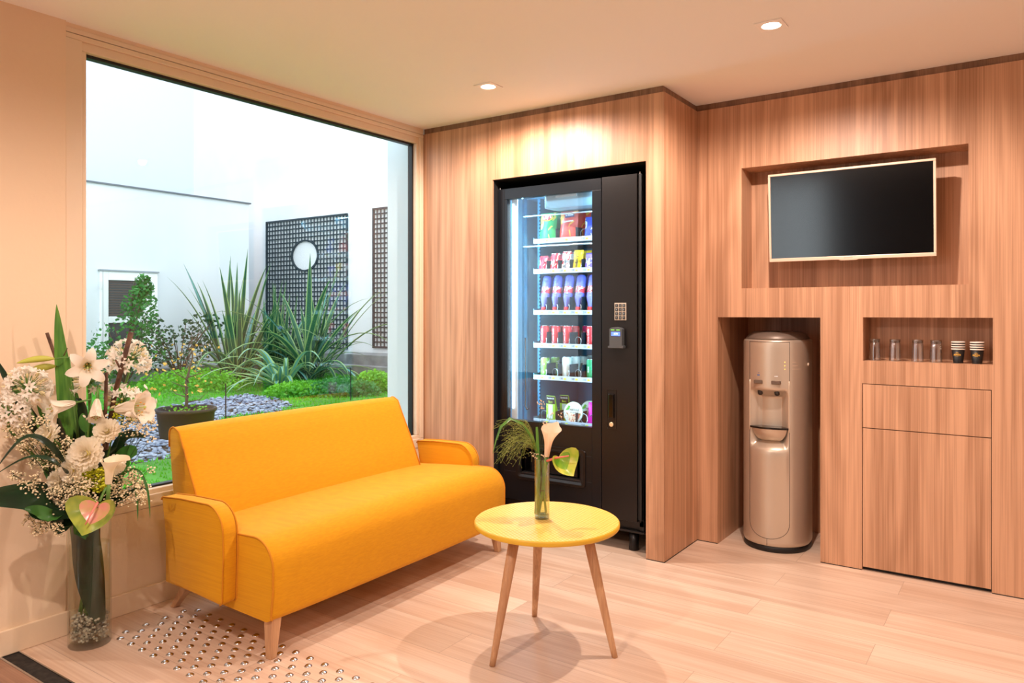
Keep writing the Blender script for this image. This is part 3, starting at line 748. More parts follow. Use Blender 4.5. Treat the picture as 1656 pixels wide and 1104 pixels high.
# ---------------------------------------------------------------- things for sale
def wrap_mat(name, c1, c2, c3, scale=22):
    """printed wrapper: three ink colours in soft patches and bands"""
    if name in MATS: return MATS[name]
    m = mat(name, c1, .32)
    nt = m.node_tree; N = nt.nodes.new; L = nt.links.new; p = nt.nodes['Principled BSDF']
    tc = N('ShaderNodeTexCoord'); n = N('ShaderNodeTexNoise'); n.inputs['Scale'].default_value = scale; n.inputs['Detail'].default_value = 2; n.inputs['Distortion'].default_value = .6
    L(tc.outputs['Object'], n.inputs['Vector'])
    cr = N('ShaderNodeValToRGB'); cr.color_ramp.interpolation = 'CONSTANT'; e = cr.color_ramp.elements
    e[0].position = 0; e[0].color = srgb(*c1); e[1].position = .56; e[1].color = srgb(*c2); x = e.new(.66); x.color = srgb(*c3)
    L(n.outputs['Fac'], cr.inputs[0]); L(cr.outputs[0], p.inputs['Base Color'])
    return m
def bag_mesh(w, h, d, lean=0, seal=.008):
    """pillow bag with flat crimped seals top and bottom; origin at base centre"""
    mb = MB(); rows = []; nz, nx = 14, 10
    for side in (-1, 1):
        g = []
        for i in range(nz+1):
            z = h*i/nz; t = i/nz
            ww = w*(1-.05*math.sin(PI*t))
            th = 0 if (z < seal or z > h-seal) else d*math.sin(PI*(z-seal)/(h-2*seal))**.5
            g.append([Vector((ww*(j/nx-.5), side*th/2*math.sin(PI*j/nx)**.6+lean*z+.0012*math.sin(j*2.4+i), z)) for j in range(nx+1)])
        mb.rings(g, False, False)
    return mb
prods = {}
def bag(name, label, cat, x, y, z, w, h, d, m, grp, lean=.12, rot=0.0, txt=None):
    r = thing(name, label, cat, (x, y, z), (0, 0, rot), group=grp)
    ob('wrapper', bag_mesh(w, h, d, lean), m, r, smooth=True)
    for (kind, body, size, dx, dz, mt, rz) in (txt or []):
        yy = -d/2*.95+lean*dz-.0035
        if kind == 'oval':
            ob('logo_patch', MB().lathe([(.0002, 0), (size*.95, 0), (size, -.0006)], 24, T(dx, yy, dz)@Matrix.Diagonal((1, 1, .55, 1))@Matrix.Rotation(PI/2, 4, 'X')), mt, r).location.y = -.0012 if body == 'front' else 0
        elif kind == 'box':
            ob('logo_patch', MB().box((dx-size, yy, dz-size*.42), (dx+size, yy+.001, dz+size*.42), M=T(dx, 0, dz)@Matrix.Rotation(rz, 4, 'Y')@T(-dx, 0, -dz)), mt, r)
        else:
            text('lettering', body, size, T(dx, yy-.0026, dz)@Matrix.Rotation(rz, 4, 'Y')@FACE_S, mt, r, .0002, bold=size*.02)
    return r
WHT = mat('white print', (246, 246, 246), .4); RED = mat('red print', (206, 30, 40), .4); NVY = mat('navy print', (24, 34, 104), .4); YEL = mat('yellow print', (250, 214, 40), .4); BLK = M_ink
G1 = 'snack bags on the top tray'
zt = 1.5915
bag('crisp_bag', 'green and yellow crisp bag with red oval logo, left on the top shelf', 'crisps', .722,   .236, zt, .112, .166, .036, wrap_mat('crisp wrapper', (44, 168, 96), (246, 222, 96), (236, 240, 220), 16), G1, txt=[('oval', '', .038, 0, .139, YEL, 0), ('oval', 'front', .033, 0, .141, RED, 0), ('text', "Lay's", .030, 0, .141, WHT, -.06)])
bag('crisp_bag', 'second green crisp bag half hidden behind the front crisp bag on the top shelf', 'crisps', .765, .300, zt, .105, .166, .034, MATS['crisp wrapper'], G1)
bag('biscuit_bag', 'red biscuit bag with navy logo panel, middle of the top shelf', 'biscuits', .856, .236, zt, .116, .166, .036, wrap_mat('biscuit wrapper', (232, 82, 74), (240, 176, 70), (244, 214, 170), 13), G1, txt=[('box', '', .029, .012, .142, NVY, -.06), ('text', 'St Michel', .0135, .012, .142, WHT, -.06), ('text', 'Madeleines', .0150, .004, .108, WHT, -.08)])
bag('biscuit_bag', 'second red biscuit bag standing behind the front one on the top shelf', 'biscuits', .905, .295, zt, .112, .166, .034, MATS['biscuit wrapper'], G1)
bag('snack_bag', 'blue and white snack bag at the right of the top shelf', 'snack', .995, .236, zt, .075, .125, .030, wrap_mat('blue snack wrapper', (64, 84, 190), (232, 238, 250), (200, 60, 90), 20), G1)
zt = 1.4205; G2 = 'chocolate bars on the second tray'
bar = [(0, 'kit bar', (214, 40, 66), (245, 240, 240), (236, 90, 120), 'pink-red chocolate wafer bar, first on the second shelf', .095, 'KitKat', RED, .020),
       (1, 'yellow top bar', (216, 40, 60), (246, 236, 226), (240, 206, 70), 'red and white chocolate bar with yellow top, second on the second shelf', .108, 'Twix', WHT, .020),
       (2, 'bueno bar', (244, 240, 240), (216, 40, 56), (250, 250, 250), 'white chocolate bar pack with black lettering, third on the second shelf', .115, 'Bueno', BLK, .023),
       (3, 'peanut bag', (250, 204, 20), (252, 222, 60), (90, 60, 30), 'bright yellow sweets bag with dark lettering, fourth on the second shelf', .118, "m&m's", BLK, .024),
       (4, 'purple bar', (126, 110, 208), (220, 220, 245), (80, 64, 170), 'lilac chocolate bar beside the door frame on the second shelf', .100, 'Milka', WHT, .022)]
for i, nm, a, b, c, lb, hh, tx, tm, ts in bar:
    m = wrap_mat(nm, a, b, c, 30)
    bag('chocolate_bar' if i != 3 else 'sweets_bag', lb, 'chocolate bar' if i != 3 else 'sweets', lane[1][i]+.002, .232, zt, .056 if i != 3 else .060, hh, .016, m, G2, .18, txt=[('text', tx, ts, 0, hh*.46, tm, -PI/2+.15)])
    bag('chocolate_bar' if i != 3 else 'sweets_bag', lb.split(',')[0]+', standing behind the front one', 'chocolate bar' if i != 3 else 'sweets', lane[1][i]+.024, .285, zt, .056 if i != 3 else .060, hh, .016, m, G2, .18)
# bottles lying neck-down towards the glass
M_pet = glass_mat('blue drink bottle', (.42, .45, .86), .10, .05, .5)
M_juice = mat('violet-blue drink', (126, 130, 226), .22)
M_cap = mat('red bottle cap', (226, 52, 60), .4)
def bottle(x, label):
    r = thing('drink_bottle', label, 'bottle', (x, .240, 1.1895+.016), (math.radians(-14), 0, 0), group='drink bottles on the third tray')
    n = 22
    ob('bottle_body', MB().lathe([(.0125, .018), (.0125, .026), (.0150, .034), (.0235, .058), (.0262, .072), (.0262, .080), (.0245, .083), (.0262, .086), (.0262, .094), (.0245, .097), (.0245, .136), (.0262, .140), (.0262, .150), (.0248, .153), (.0262, .156), (.0262, .168), (.0250, .171), (.0262, .174), (.0255, .188), (.020, .200), (.010, .203), (.0005, .2)], n), M_juice, r, smooth=True)
    ob('cap', MB().lathe([(.0005, -.001), (.0130, -.001), (.0142, .001), (.0142, .016), (.0128, .019)], n), M_cap, r, smooth=True)
    ob('label_sleeve', MB().lathe([(.0250, .099), (.0253, .100), (.0253, .133), (.0250, .134)], n, cap=False), wrap_mat('bottle label', (236, 70, 84), (250, 246, 246), (90, 90, 200), 42), r, smooth=True)
    text('lettering', 'OASIS', .0125, T(.002, -.0262, .117)@Matrix.Rotation(-PI/2, 4, 'Y')@FACE_S, WHT, r, .0002, sx=.9)
    return r
b0 = bottle(lane[2][0]+.002, 'violet-blue drink bottle with red cap, first from the left in the bottle row')
for i, nm in ((1, 'second from the left'), (2, 'third from the left'), (3, 'fourth from the left'), (4, 'fifth, beside the door frame,')):
    dup(b0, loc=(lane[2][i]+.002, .240, 1.1895+.016), label=f'violet-blue drink bottle with red cap, {nm} in the bottle row'.replace(', in', ' in'))
for i, nm in ((0, 'first'), (1, 'second'), (2, 'third'), (3, 'fourth')):
    dup(b0, loc=(lane[2][i]+.022, .305, 1.1895+.016), label=f'violet-blue drink bottle lying just behind the {nm} front bottle of its row')
# cans
def can(m, label, x, y, z, h=.114, r_=.0262, grp='', letters=None, nm='drink_can', mt=None):
    r = thing(nm, label, 'drink can', (x, y, z), group=grp)
    ob('can_body', MB().lathe([(r_*.80, 0), (r_, .007), (r_, h-.012), (r_*.86, h-.002)], 26, cap=False), m, r, smooth=True)
    ob('lid', MB().lathe([(r_*.86, h-.003), (r_*.88, h), (r_*.82, h), (r_*.80, h-.003), (.0004, h-.003)], 26, cap=False), M_steel, r, smooth=True)
    if letters: text('lettering', letters, .019, T(-.006, -r_*1.01, h*.5)@Matrix.Rotation(-PI/2, 4, 'Y')@FACE_S, mt or WHT, r, .0002)
    return r
mr = wrap_mat('red can print', (226, 48, 58), (232, 60, 70), (246, 226, 226), 26)
mm = wrap_mat('magenta can print', (206, 30, 110), (226, 48, 80), (246, 210, 226), 30)
mg = wrap_mat('green can print', (150, 206, 84), (232, 246, 220), (60, 168, 100), 30)
mwg = wrap_mat('white can print', (232, 246, 240), (225, 240, 236), (70, 170, 96), 30)
mgr = wrap_mat('dark green can print', (24, 150, 96), (40, 170, 112), (210, 240, 220), 30)
G4, G5 = 'red cans on the fourth tray', 'green and white cans on the fifth tray'
z4, z5 = 1.0045+.002, .8245+.002
can(mr, 'red drink can, first from the left on the can shelf', lane[3][0]+.002, .258, z4, grp=G4, letters='Coca-Cola')
can(mr, 'red drink can, second from the left on the can shelf', lane[3][1]+.002, .258, z4, grp=G4, letters='Coca-Cola')
can(mr, 'red drink can left of the empty lane on the can shelf', lane[3][2]+.002, .258, z4, grp=G4, letters='Coca-Cola')
can(mr, 'red drink can beside the door frame, right of the empty lane', lane[3][4]+.002, .258, z4, grp=G4, letters='Coca-Cola')
for i, nm in ((0, 'first'), (1, 'second'), (2, 'third')):
    can(mr, f'red drink can standing behind the {nm} front can of the can shelf', lane[3][i]+.014, .318, z4, grp=G4)
can(mm, 'magenta drink can standing far back in the empty lane of the can shelf', lane[3][3]-.016, .375, z4, grp=G4, letters='cherry')
can(mm, 'second magenta drink can behind the other, far back in the lane', lane[3][3]+.016, .440, z4, grp=G4)
can(mg, 'lime green and white can, leftmost on the fifth shelf', lane[4][0]+.002, .258, z5, grp=G5, letters='bio', mt=mgr)
can(mg, 'lime green can half hidden behind the leftmost can of the fifth shelf', lane[4][0]+.022, .335, z5, grp=G5)
can(mwg, 'white can with green leaves, middle of the fifth shelf', lane[4][2]-.004, .262, z5, grp=G5, h=.122, r_=.0275)
for k in range(3):
    can(mwg, ['white can with green leaves just behind the middle one of the fifth shelf', 'white can with green leaves, third back in the middle lane', 'white can with green leaves, farthest back in the middle lane'][k], lane[4][2]+.014+.016*k, .325+.062*k, z5, grp=G5, h=.122, r_=.0275)
can(mgr, 'dark green can beside the door frame on the fifth shelf', lane[4][4]+.002, .258, z5, grp=G5, letters='mint')
# bottom tray: sandwich wedges and salad bowl
def sandwich(x, y, z, label):
    r = thing('sandwich_pack', label, 'sandwich', (x, y, z), group='chilled food on the bottom tray')
    ob('box', MB().extrude([(0, 0), (.052, 0), (.0, .150)], 'x', -.030, .030), mat('green sandwich card', (160, 196, 60), .5), r, bevel=.002)
    ob('window_film', MB().box((-.014, -.0016, .02), (.014, -.0004, .100)), mat('pale sandwich film', (226, 236, 226), .25), r)
    ob('top_label', MB().box((-.028, -.0018, .104), (.028, -.0004, .146)), M_ink, r)
    text('lettering', 'Sandwich', .0125, T(0, -.0022, .134)@FACE_S, WHT, r, .0001)
    text('emblem', 'Bon', .017, T(0, -.0022, .115)@FACE_S, mat('lime print', (190, 220, 60), .5), r, .0001)
    return r
sandwich(.742, .236, .5765, 'tall green and white sandwich pack on the bottom shelf, the front one')
sandwich(.790, .305, .5765, 'tall green and white sandwich pack behind the front sandwich pack')
def salad(x, y, z, label):
    r = thing('salad_bowl', label, 'salad', (x, y, z+.062), (math.radians(80), 0, 0), group='chilled food on the bottom tray')
    ob('bowl', MB().lathe([(.040, -.048), (.058, -.004), (.062, 0), (.0005, 0)], 36), mat('clear green bowl', (196, 220, 190), .3), r, smooth=True)
    ob('lid_label', MB().lathe([(.0005, .003), (.056, .003), (.060, .0)], 36), mat('salad lid', (226, 238, 226), .35), r)
    ob('salad_picture', MB().add([Vector((.050*math.cos(a), .050*math.sin(a)-.0, .0036)) for a in [PI+PI*i/16 for i in range(17)]], [tuple(range(17))]), wrap_mat('salad picture', (232, 214, 190), (206, 110, 90), (120, 176, 70), 70), r)
    ob('leaf_print', MB().add([(-.048, .012, .0038), (-.030, .040, .0038), (-.018, .034, .0038), (-.030, .014, .0038)], [(0, 1, 2, 3)]), mat('green print', (96, 190, 70), .5), r)
    text('lettering', 'TABOULÉ', .0155, T(.004, .016, .0038), M_ink, r, .0001)
    text('lettering', 'à la menthe', .009, T(.004, .003, .0038), M_ink, r, .0001)
    return r
salad(.880, .250, .5765, 'round clear-lidded salad bowl standing on edge on the bottom shelf')
salad(.930, .345, .5765, 'second round salad bowl standing behind the front one')
bag('snack_pack', 'bright magenta snack pack beside the door frame on the bottom shelf', 'snack', 1.005, .262, .5765, .085, .125, .03, wrap_mat('magenta pack', (232, 20, 190), (240, 40, 200), (250, 180, 240), 14), 'chilled food on the bottom tray')

# ---------------------------------------------------------------- courtyard
GZ = .10
M_plas = mat('white render', (240, 243, 245), .9, var=((.9, .9, .6), (228, 232, 236), 6), bump=(30, .15))
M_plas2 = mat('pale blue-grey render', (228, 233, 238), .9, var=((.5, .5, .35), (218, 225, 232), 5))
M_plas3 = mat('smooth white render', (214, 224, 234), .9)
M_stone = mat('grey kerb stone', (150, 156, 158), .85, var=(5, (122, 128, 132), 6), bump=(50, .3))
M_soil = mat('dark soil', (44, 34, 28), .95, bump=(60, .5))
ob('wall_courtyard', MB().box((-13, 6.5, -.2), (.6, 6.8, 9.5)), M_plas, kind='structure')
ob('wall_courtyard_left', MB().box((-13.0, -8, -.2), (-12.7, 6.5, 9.5)), M_plas3, kind='structure')
ob('wall_courtyard_annexe', MB().box((-12.7, -8, -.2), (-9.0, 5.29, 3.20)), M_plas2, kind='structure')
ob('trim_annexe_coping', MB().box((-12.7, -8, 3.20), (-8.97, 5.32, 3.225)), mat('zinc coping', (104, 112, 120), .5, .4), kind='structure')
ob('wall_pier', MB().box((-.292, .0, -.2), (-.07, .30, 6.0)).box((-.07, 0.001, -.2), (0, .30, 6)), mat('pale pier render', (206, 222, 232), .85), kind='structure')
ob('ground', MB().box((-12.7, -8, -.2), (-.125, 6.5, GZ-.02)), M_soil, kind='structure')
def px2g(px, py, z=GZ):
    a = (px-828)/1204.7; b = -(py-503.5)/1204.7
    d = Vector((a*.8219-.5697, a*.5697+.8219, b)); t = (z-1.2)/d.z
    return CAMP+d*t
def noise2(x, y): return (math.sin(x*3.1+1.3*math.sin(y*2.3))+math.sin(y*4.7+x*1.9+2)+math.sin(x*9.1-y*7.3))/3
# pebble bed region (world outline, counter clockwise)
PEB = [px2g(*q) for q in ((215, 664), (262, 656), (330, 645), (400, 636), (440, 640), (476, 654), (440, 664), (400, 668), (356, 676), (322, 700), (262, 742), (215, 744), (150, 760), (100, 720), (150, 672))]
def inpoly(x, y, P):
    c = False; j = len(P)-1
    for i in range(len(P)):
        if (P[i].y > y) != (P[j].y > y) and x < (P[j].x-P[i].x)*(y-P[i].y)/(P[j].y-P[i].y)+P[i].x: c = not c
        j = i
    return c
def edgedist(x, y, P):
    p = Vector((x, y)); best = 9
    for i in range(len(P)):
        a, b = P[i].xy, P[(i+1) % len(P)].xy; ab = b-a; t = max(0, min(1, (p-a).dot(ab)/ab.length_squared)); best = min(best, (a+ab*t-p).length)
    return best
M_grass = mat('grass', (96, 190, 40), .8, var=((2.2, 2.2, 2.2), (58, 150, 26), 5), trans=.35)
M_grass2 = mat('grass base', (70, 140, 34), .9, var=(4, (50, 112, 26), 5))
mb = MB(); xs = [-8.95+.15*i for i in range(59)]; ys = [-3.2+.15*i for i in range(64)]
def gh(x, y):
    h = GZ+.018*noise2(x*.7, y*.7)+.01*noise2(x*3, y*3)
    if inpoly(x, y, PEB): h -= .05
    return h
rows = [[Vector((x, y, gh(x, y))) for y in ys] for x in xs]
tag(ob('lawn', mb.rings(rows, False, False), M_grass2, smooth=True, kind='stuff'), 'mossy green lawn surface of the courtyard garden', 'lawn')
mb = MB()
for i in range(52000):
    x, y = rnd(-8.8, -.2), rnd(-3.0, 6.0)
    dd = math.hypot(x-CAMP.x, y-CAMP.y)
    rx = (x-CAMP.x)*.8219+(y-CAMP.y)*.5697; g = (x-CAMP.x)*-.5697+(y-CAMP.y)*.8219
    if not (-.60 < rx/g < -.12): continue
    if dd > 6.5 and random.random() < .25: continue
    if inpoly(x, y, PEB) and edgedist(x, y, PEB) > .04: continue
    h = rnd(.014, .036)*(1.3 if dd > 7 else 1); a = rnd(0, 6.28); w = rnd(.003, .006)*(1+dd/8)
    z = gh(x, y)-.004; lx, ly = math.cos(a)*h*.5, math.sin(a)*h*.5
    px_, py_ = -math.sin(a)*w, math.cos(a)*w
    mb.add([(x-px_, y-py_, z), (x+px_, y+py_, z), (x+lx, y+ly, z+h)], [(0, 1, 2)])
tag(ob('grass', mb, M_grass, kind='stuff'), 'short bright green grass blades covering the courtyard lawn', 'grass')
M_peb = mat('slate pebble', (88, 104, 132), .55, var=(14, (160, 172, 192), 2))
mb = MB()
for i in range(27000):
    x, y = rnd(-8, -1.5), rnd(-1.5, 4.2)
    if not inpoly(x, y, PEB): continue
    r = rnd(.013, .029); a = rnd(0, 3.14)
    M = T(x, y, GZ-.035+rnd(0, .035))@Matrix.Rotation(a, 4, 'Z')@Matrix.Rotation(rnd(-.4, .4), 4, 'X')
    k = MB().ball((0, 0, 0), r, n=6, m=4, sc=(1.25, .8, .5)); mb.add([M@v for v in k.v], k.f)
tag(ob('pebbles', mb, M_peb, smooth=True, kind='stuff'), 'bed of blue-grey slate pebbles winding through the lawn', 'pebbles')
ob('trim_kerb', MB().box((-9.0, 5.75, 0), (.5, 6.0, .26)).box((-9.0, 5.95, 0), (.5, 6.48, .44)).box((-8.9, -2, 0), (-8.55, 5.75, .28)), M_stone, bevel=.01, kind='structure')
# annexe door
dr = thing('door_1', 'white framed glazed door of the annexe with a lattice pane', 'door', (-9.0, 2.95, .1)); dr['kind'] = 'structure'
DY0, DY1, DZ1 = 2.42, 3.36, 1.93
def Xp(px, py, x):
    a = (px-828)/1204.7; b = -(py-503.5)/1204.7; d = Vector((a*.8219-.5697, a*.5697+.8219, b)); t = (x-CAMP.x)/d.x; return CAMP+d*t
p0, p1 = Xp(162, 438, -8.97), Xp(254, 441.5, -8.97); DY0, DY1, DZ1 = p0.y, p1.y, (p0.z+p1.z)/2
mb = MB().box((-9.0, DY0, .1), (-8.95, DY0+.12, DZ1)).box((-9.0, DY1-.24, .1), (-8.95, DY1, DZ1)).box((-9.0, DY0+.12, DZ1-.14), (-8.95, DY1-.24, DZ1)).box((-9.0, DY0+.12, .1), (-8.95, DY1-.24, .35)).box((-9.0, DY0+.12, 1.02), (-8.95, DY1-.24, 1.12))
ob('door_leaf', mb, mat('white door lacquer', (244, 247, 250), .4), dr, world=True, bevel=.005)
ob('door_glass', MB().box((-8.985, DY0+.12, .35), (-8.98, DY1-.24, DZ1-.14)), mat('dark reflecting pane', (62, 70, 74), .25), dr, world=True)
mb = MB()
for i in range(17): mb.box((-8.978, DY0+.12, 1.14+i*.04), (-8.972, DY1-.24, 1.156+i*.04))
ob('lattice', mb, mat('brown lattice', (88, 78, 72), .7), dr, world=True)
ob('door_joint', MB().box((-8.949, DY0+.03, .1), (-8.947, DY0+.036, DZ1)).box((-8.949, DY1-.30, .1), (-8.947, DY1-.294, DZ1-.02)), mat('grey joint', (150, 160, 168), .6), dr, world=True)
ob('door_canopy', MB().box((-9.0, DY0-.02, DZ1), (-8.93, DY1+.02, DZ1+.025)), mat('grey joint', (150, 160, 168), .6), dr, world=True)
for z in (1.55, .75): ob('hinge', MB().box((-8.95, DY0-.02, z), (-8.93, DY0+.02, z+.12)), M_white, dr, world=True)
# trellises
M_trel = mat('dark teal-stained trellis', (38, 54, 62), .6)
def trellis(name, label, x0, x1, z0, z1, pitch, hole=None):
    r = thing(name, label, 'trellis', ((x0+x1)/2, 6.44, z0))
    mb = MB(); nx = round((x1-x0)/pitch); nz = round((z1-z0)/pitch); w = .0125
    hx, hz, hr = hole or (0, 0, 0)
    def clip(c, a, b, hc, ho):
        r1, r2 = (hr*1.3, hr) if a == z0 else (hr, hr*1.3)
        if hole is None or abs(c-hc) >= r1: return [(a, b)]
        h = r2*math.sqrt(1-((c-hc)/r1)**2); return [(a, ho-h), (ho+h, b)]
    for i in range(nx+1):
        x = x0+(x1-x0)*i/nx
        for a, b in clip(x, z0, z1, hx, hz): mb.box((x-w, 6.472, a), (x+w, 6.480, b))
    ob('vertical_laths', mb, M_trel, r, world=True)
    mb = MB()
    for i in range(nz+1):
        z = z0+(z1-z0)*i/nz
        for a, b in clip(z, x0, x1, hz, hx): mb.box((a, 6.480, z-w), (b, 6.488, z+w))
    ob('horizontal_laths', mb, M_trel, r, world=True)
    mb = MB().box((x0-.02, 6.465, z0-.02), (x0+.015, 6.495, z1+.02)).box((x1-.015, 6.465, z0-.02), (x1+.02, 6.495, z1+.02)).box((x0, 6.465, z1-.015), (x1, 6.495, z1+.02)).box((x0, 6.465, z0-.02), (x1, 6.495, z0+.015))
    ob('trellis_frame', mb, M_trel, r, world=True)
    if hole:
        n = 40
        mb = MB().rings([[Vector((hx+q*1.3*math.cos(2*PI*j/n), y, hz+q*math.sin(2*PI*j/n))) for j in range(n)] for q, y in ((hr, 6.465), (hr+.03, 6.465), (hr+.03, 6.492), (hr, 6.492), (hr, 6.465))], True, False)
        ob('round_frame', mb, M_trel, r, world=True)
    return r
trellis('garden_trellis', 'large dark wooden wall trellis with a round opening in it', -10.05, -7.66, .50, 3.04, .092, (-8.86, 2.31, .285))
trellis('garden_trellis', 'narrower dark wooden wall trellis at the right, partly hidden by the pier', -6.95, -5.4, .55, 3.08, .092)
# strap-leaved clumps
M_ph = mat('strap leaf green', (50, 108, 74), .45, var=((1.5, 1.5, 1.5), (28, 80, 60), 3), trans=.25)
M_phe = mat('cream leaf edge', (150, 182, 112), .5, trans=.25)
M_phb = mat('blue-green strap leaf', (96, 156, 150), .4, trans=.2)
def leafpath(b, az, el, L_, droop, n=12):
    d = Vector((math.cos(az)*math.cos(el), math.sin(az)*math.cos(el), math.sin(el))); p = Vector(b); pts = [p.copy()]
    for i in range(n):
        p = p + d*(L_/n); pts.append(p.copy())
        d = (d+Vector((0, 0, -droop*(i+1)/n*.35))).normalized()
    return pts
def blade(w): return lambda t: w*(min(1, .45+t*2.2))*(1 if t < .45 else max(.02, 1-((t-.45)/.55)**1.7))
def clump(label, px, py, n, Lr, wid, seed, spread=1.0, blue=.15):
    random.seed(seed); b = px2g(px, py)
    r = thing('strap_leaf_plant', label, 'plant', (b.x, b.y, GZ-.02), group='strap-leaved plants in the courtyard')
    g, bl = MB(), MB()
    for i in range(n):
        az = rnd(0, 6.28); u = random.random(); el = lerp(1.45, .55, u**1.3*spread); L_ = rnd(*Lr)
        base = Vector((rnd(-.16, .16), rnd(-.16, .16), 0)); m = bl if random.random() < blue else g
        pts = leafpath(base, az, el, L_, rnd(.25, 1.25)*(1.65-el))
        if min(q.x for q in pts)+b.x < -8.85 or max(q.y for q in pts)+b.y > 6.35: continue
        nr = Vector((-math.cos(az)*math.sin(el), -math.sin(az)*math.sin(el), math.cos(el)))
        m.ribbon(pts, blade(wid*rnd(.7, 1.2)), nr, .35, 6, 0, 1)
    ob('leaves', g, [M_ph, M_phe], r); ob('blue_leaves', bl, [M_phb, M_ph], r)
    return r
clump('tall variegated strap-leaved plant in front of the large trellis, right of the three', 502, 612, 60, (1.1, 2.15), .048, 11, 1.15)
clump('tall strap-leaved plant between its two neighbours, behind the lawn', 447, 605, 54, (.9, 1.8), .042, 12)
clump('tall strap-leaved plant nearest the annexe, leftmost of the three', 384, 612, 66, (1.1, 2.2), .044, 13, 1.6)
random.seed(21)
b = px2g(455, 626)
r = thing('low_strap_plant', 'low arching blue-green strap leaves drooping over the pebbles', 'plant', (b.x, b.y, GZ-.02))
mb = MB()
for i in range(30):
    az = rnd(2.6, 6.2); el = rnd(.35, 1.05); pts = leafpath((rnd(-.1, .1), rnd(-.1, .1), 0), az, el, rnd(.8, 1.6), rnd(.5, 1.2))
    mb.ribbon([p if p.z > .01 else Vector((p.x, p.y, .01)) for p in pts], blade(.034), (-math.cos(az), -math.sin(az), .8), .35, 4, 0, 1)
ob('leaves', mb, [M_phb, M_phe], r)
# leafy bushes and clipped hedges
M_bush = mat('bush leaf', (70, 150, 64), .55, var=((5, 5, 5), (34, 96, 48), 3), trans=.3)
M_bush2 = mat('dark bush leaf', (48, 100, 60), .55, var=((5, 5, 5), (28, 68, 44), 3), trans=.3)
M_bush3 = mat('lime bush leaf', (124, 196, 40), .55, var=((4, 4, 4), (70, 150, 34), 3), trans=.3)
M_twig = mat('brown twig', (92, 74, 58), .8)
def leaves_at(mb, c, n, rad, size, flat=.8, up=.3, keep=None):
    for i in range(n):
        while True:
            v = Vector((rnd(-1, 1), rnd(-1, 1), rnd(-1, 1)))
            if .1 < v.length < 1: break
        p = Vector(c)+Vector((v.x*rad[0], v.y*rad[1], v.z*rad[2]))
        if keep and not keep(p): continue
        a = Vector((rnd(-1, 1), rnd(-1, 1), rnd(-.5, .8))).normalized()*size*rnd(.6, 1.2); b_ = a.cross(Vector((rnd(-1, 1), rnd(-1, 1), rnd(-.2, 1)))).normalized()*size*.32
        mb.add([p-a*.5, p+b_, p+a*.6, p-b_], [(0, 1, 2, 3)])
def bush(name, label, pos, blobs, n, size, m, group=None, trunk=True):
    r = thing(name, label, 'bush', pos, group=group)
    lf, tw = MB(), MB()
    for c, rad in blobs:
        leaves_at(lf, c, n, rad, size)
        if trunk:
            for k in range(5):
                e = Vector(c)+Vector((rnd(-1, 1)*rad[0], rnd(-1, 1)*rad[1], rnd(0, 1)*rad[2]))*.8
                tw.tube([Vector((0, 0, 0)), Vector((e.x*.4, e.y*.4, e.z*.55)), e], [.014, .009, .003], 5)
    ob('foliage', lf, m, r)
    if trunk: ob('stems', tw, M_twig, r)
    return r
random.seed(5)
q = Xp(205, 600, -8.1); 
bush('door_bush', 'leafy green bush growing in front of the annexe door', (q.x, q.y, GZ), [((0, 0, .55), (.45, .62, .5)), ((.1, .15, 1.1), (.28, .26, .4)), ((0, .25, 1.42), (.16, .16, .25)), ((.05, -.5, .35), (.3, .4, .3))], 480, .065, M_bush)
q = Xp(290, 600, -8.2)
bush('garden_bush', 'loose twiggy shrub with sparse leaves along the annexe wall', (q.x, q.y, GZ), [((0, 0, .45), (.4, .7, .4)), ((0, .4, .75), (.3, .4, .35)), ((0, -.4, .6), (.3, .3, .45))], 230, .075, M_bush2)
q = px2g(425, 600)
bush('garden_bush', 'dark low shrub filling the gap between the strap-leaved plants', (q.x, q.y+.25, GZ), [((0, 0, .3), (.7, .3, .3))], 500, .09, M_bush2)
for k, (px, py, w, h, m, lb) in enumerate([(292, 630, 1.0, .24, M_bush3, 'low clipped green hedge at the left of the lawn, behind the potted tree'), (235, 600, .8, .26, M_bush3, 'low lime-green hedge below the annexe door'),
        (470, 640, .55, .16, M_bush3, 'low lime-green ground cover right of the pebbles'), (545, 640, .65, .20, M_bush, 'low green ground cover in front of the stone kerb'), (600, 632, .42, .24, M_bush3, 'feathery lime-green fern clump by the right end of the kerb')]):
    q = px2g(px, py)
    bush('low_hedge', lb, (q.x, q.y, GZ-.03), [((-.5*w*.57, .5*w*.82, h*.5), (w*.62, w*.62, h*.8)), ((0, 0, h*.5), (w*.6, w*.6, h*.8)), ((.4*w*.82, .4*w*.57, h*.45), (w*.5, w*.5, h*.75))], 900, .05, m, 'low hedges and ground cover', trunk=False)
q = px2g(640, 628)
r = thing('wooden_edging', 'small brown log edging beside the fern', 'edging', (q.x+.05, q.y, GZ))
mb = MB()
for i in range(5): mb.lathe([(.03, 0), (.03, .17+.01*(i % 2)), (.02, .18)], 8, T(-.14+.062*i, -.1+.043*i, 0))
ob('logs', mb, mat('brown log', (120, 84, 60), .8), r)
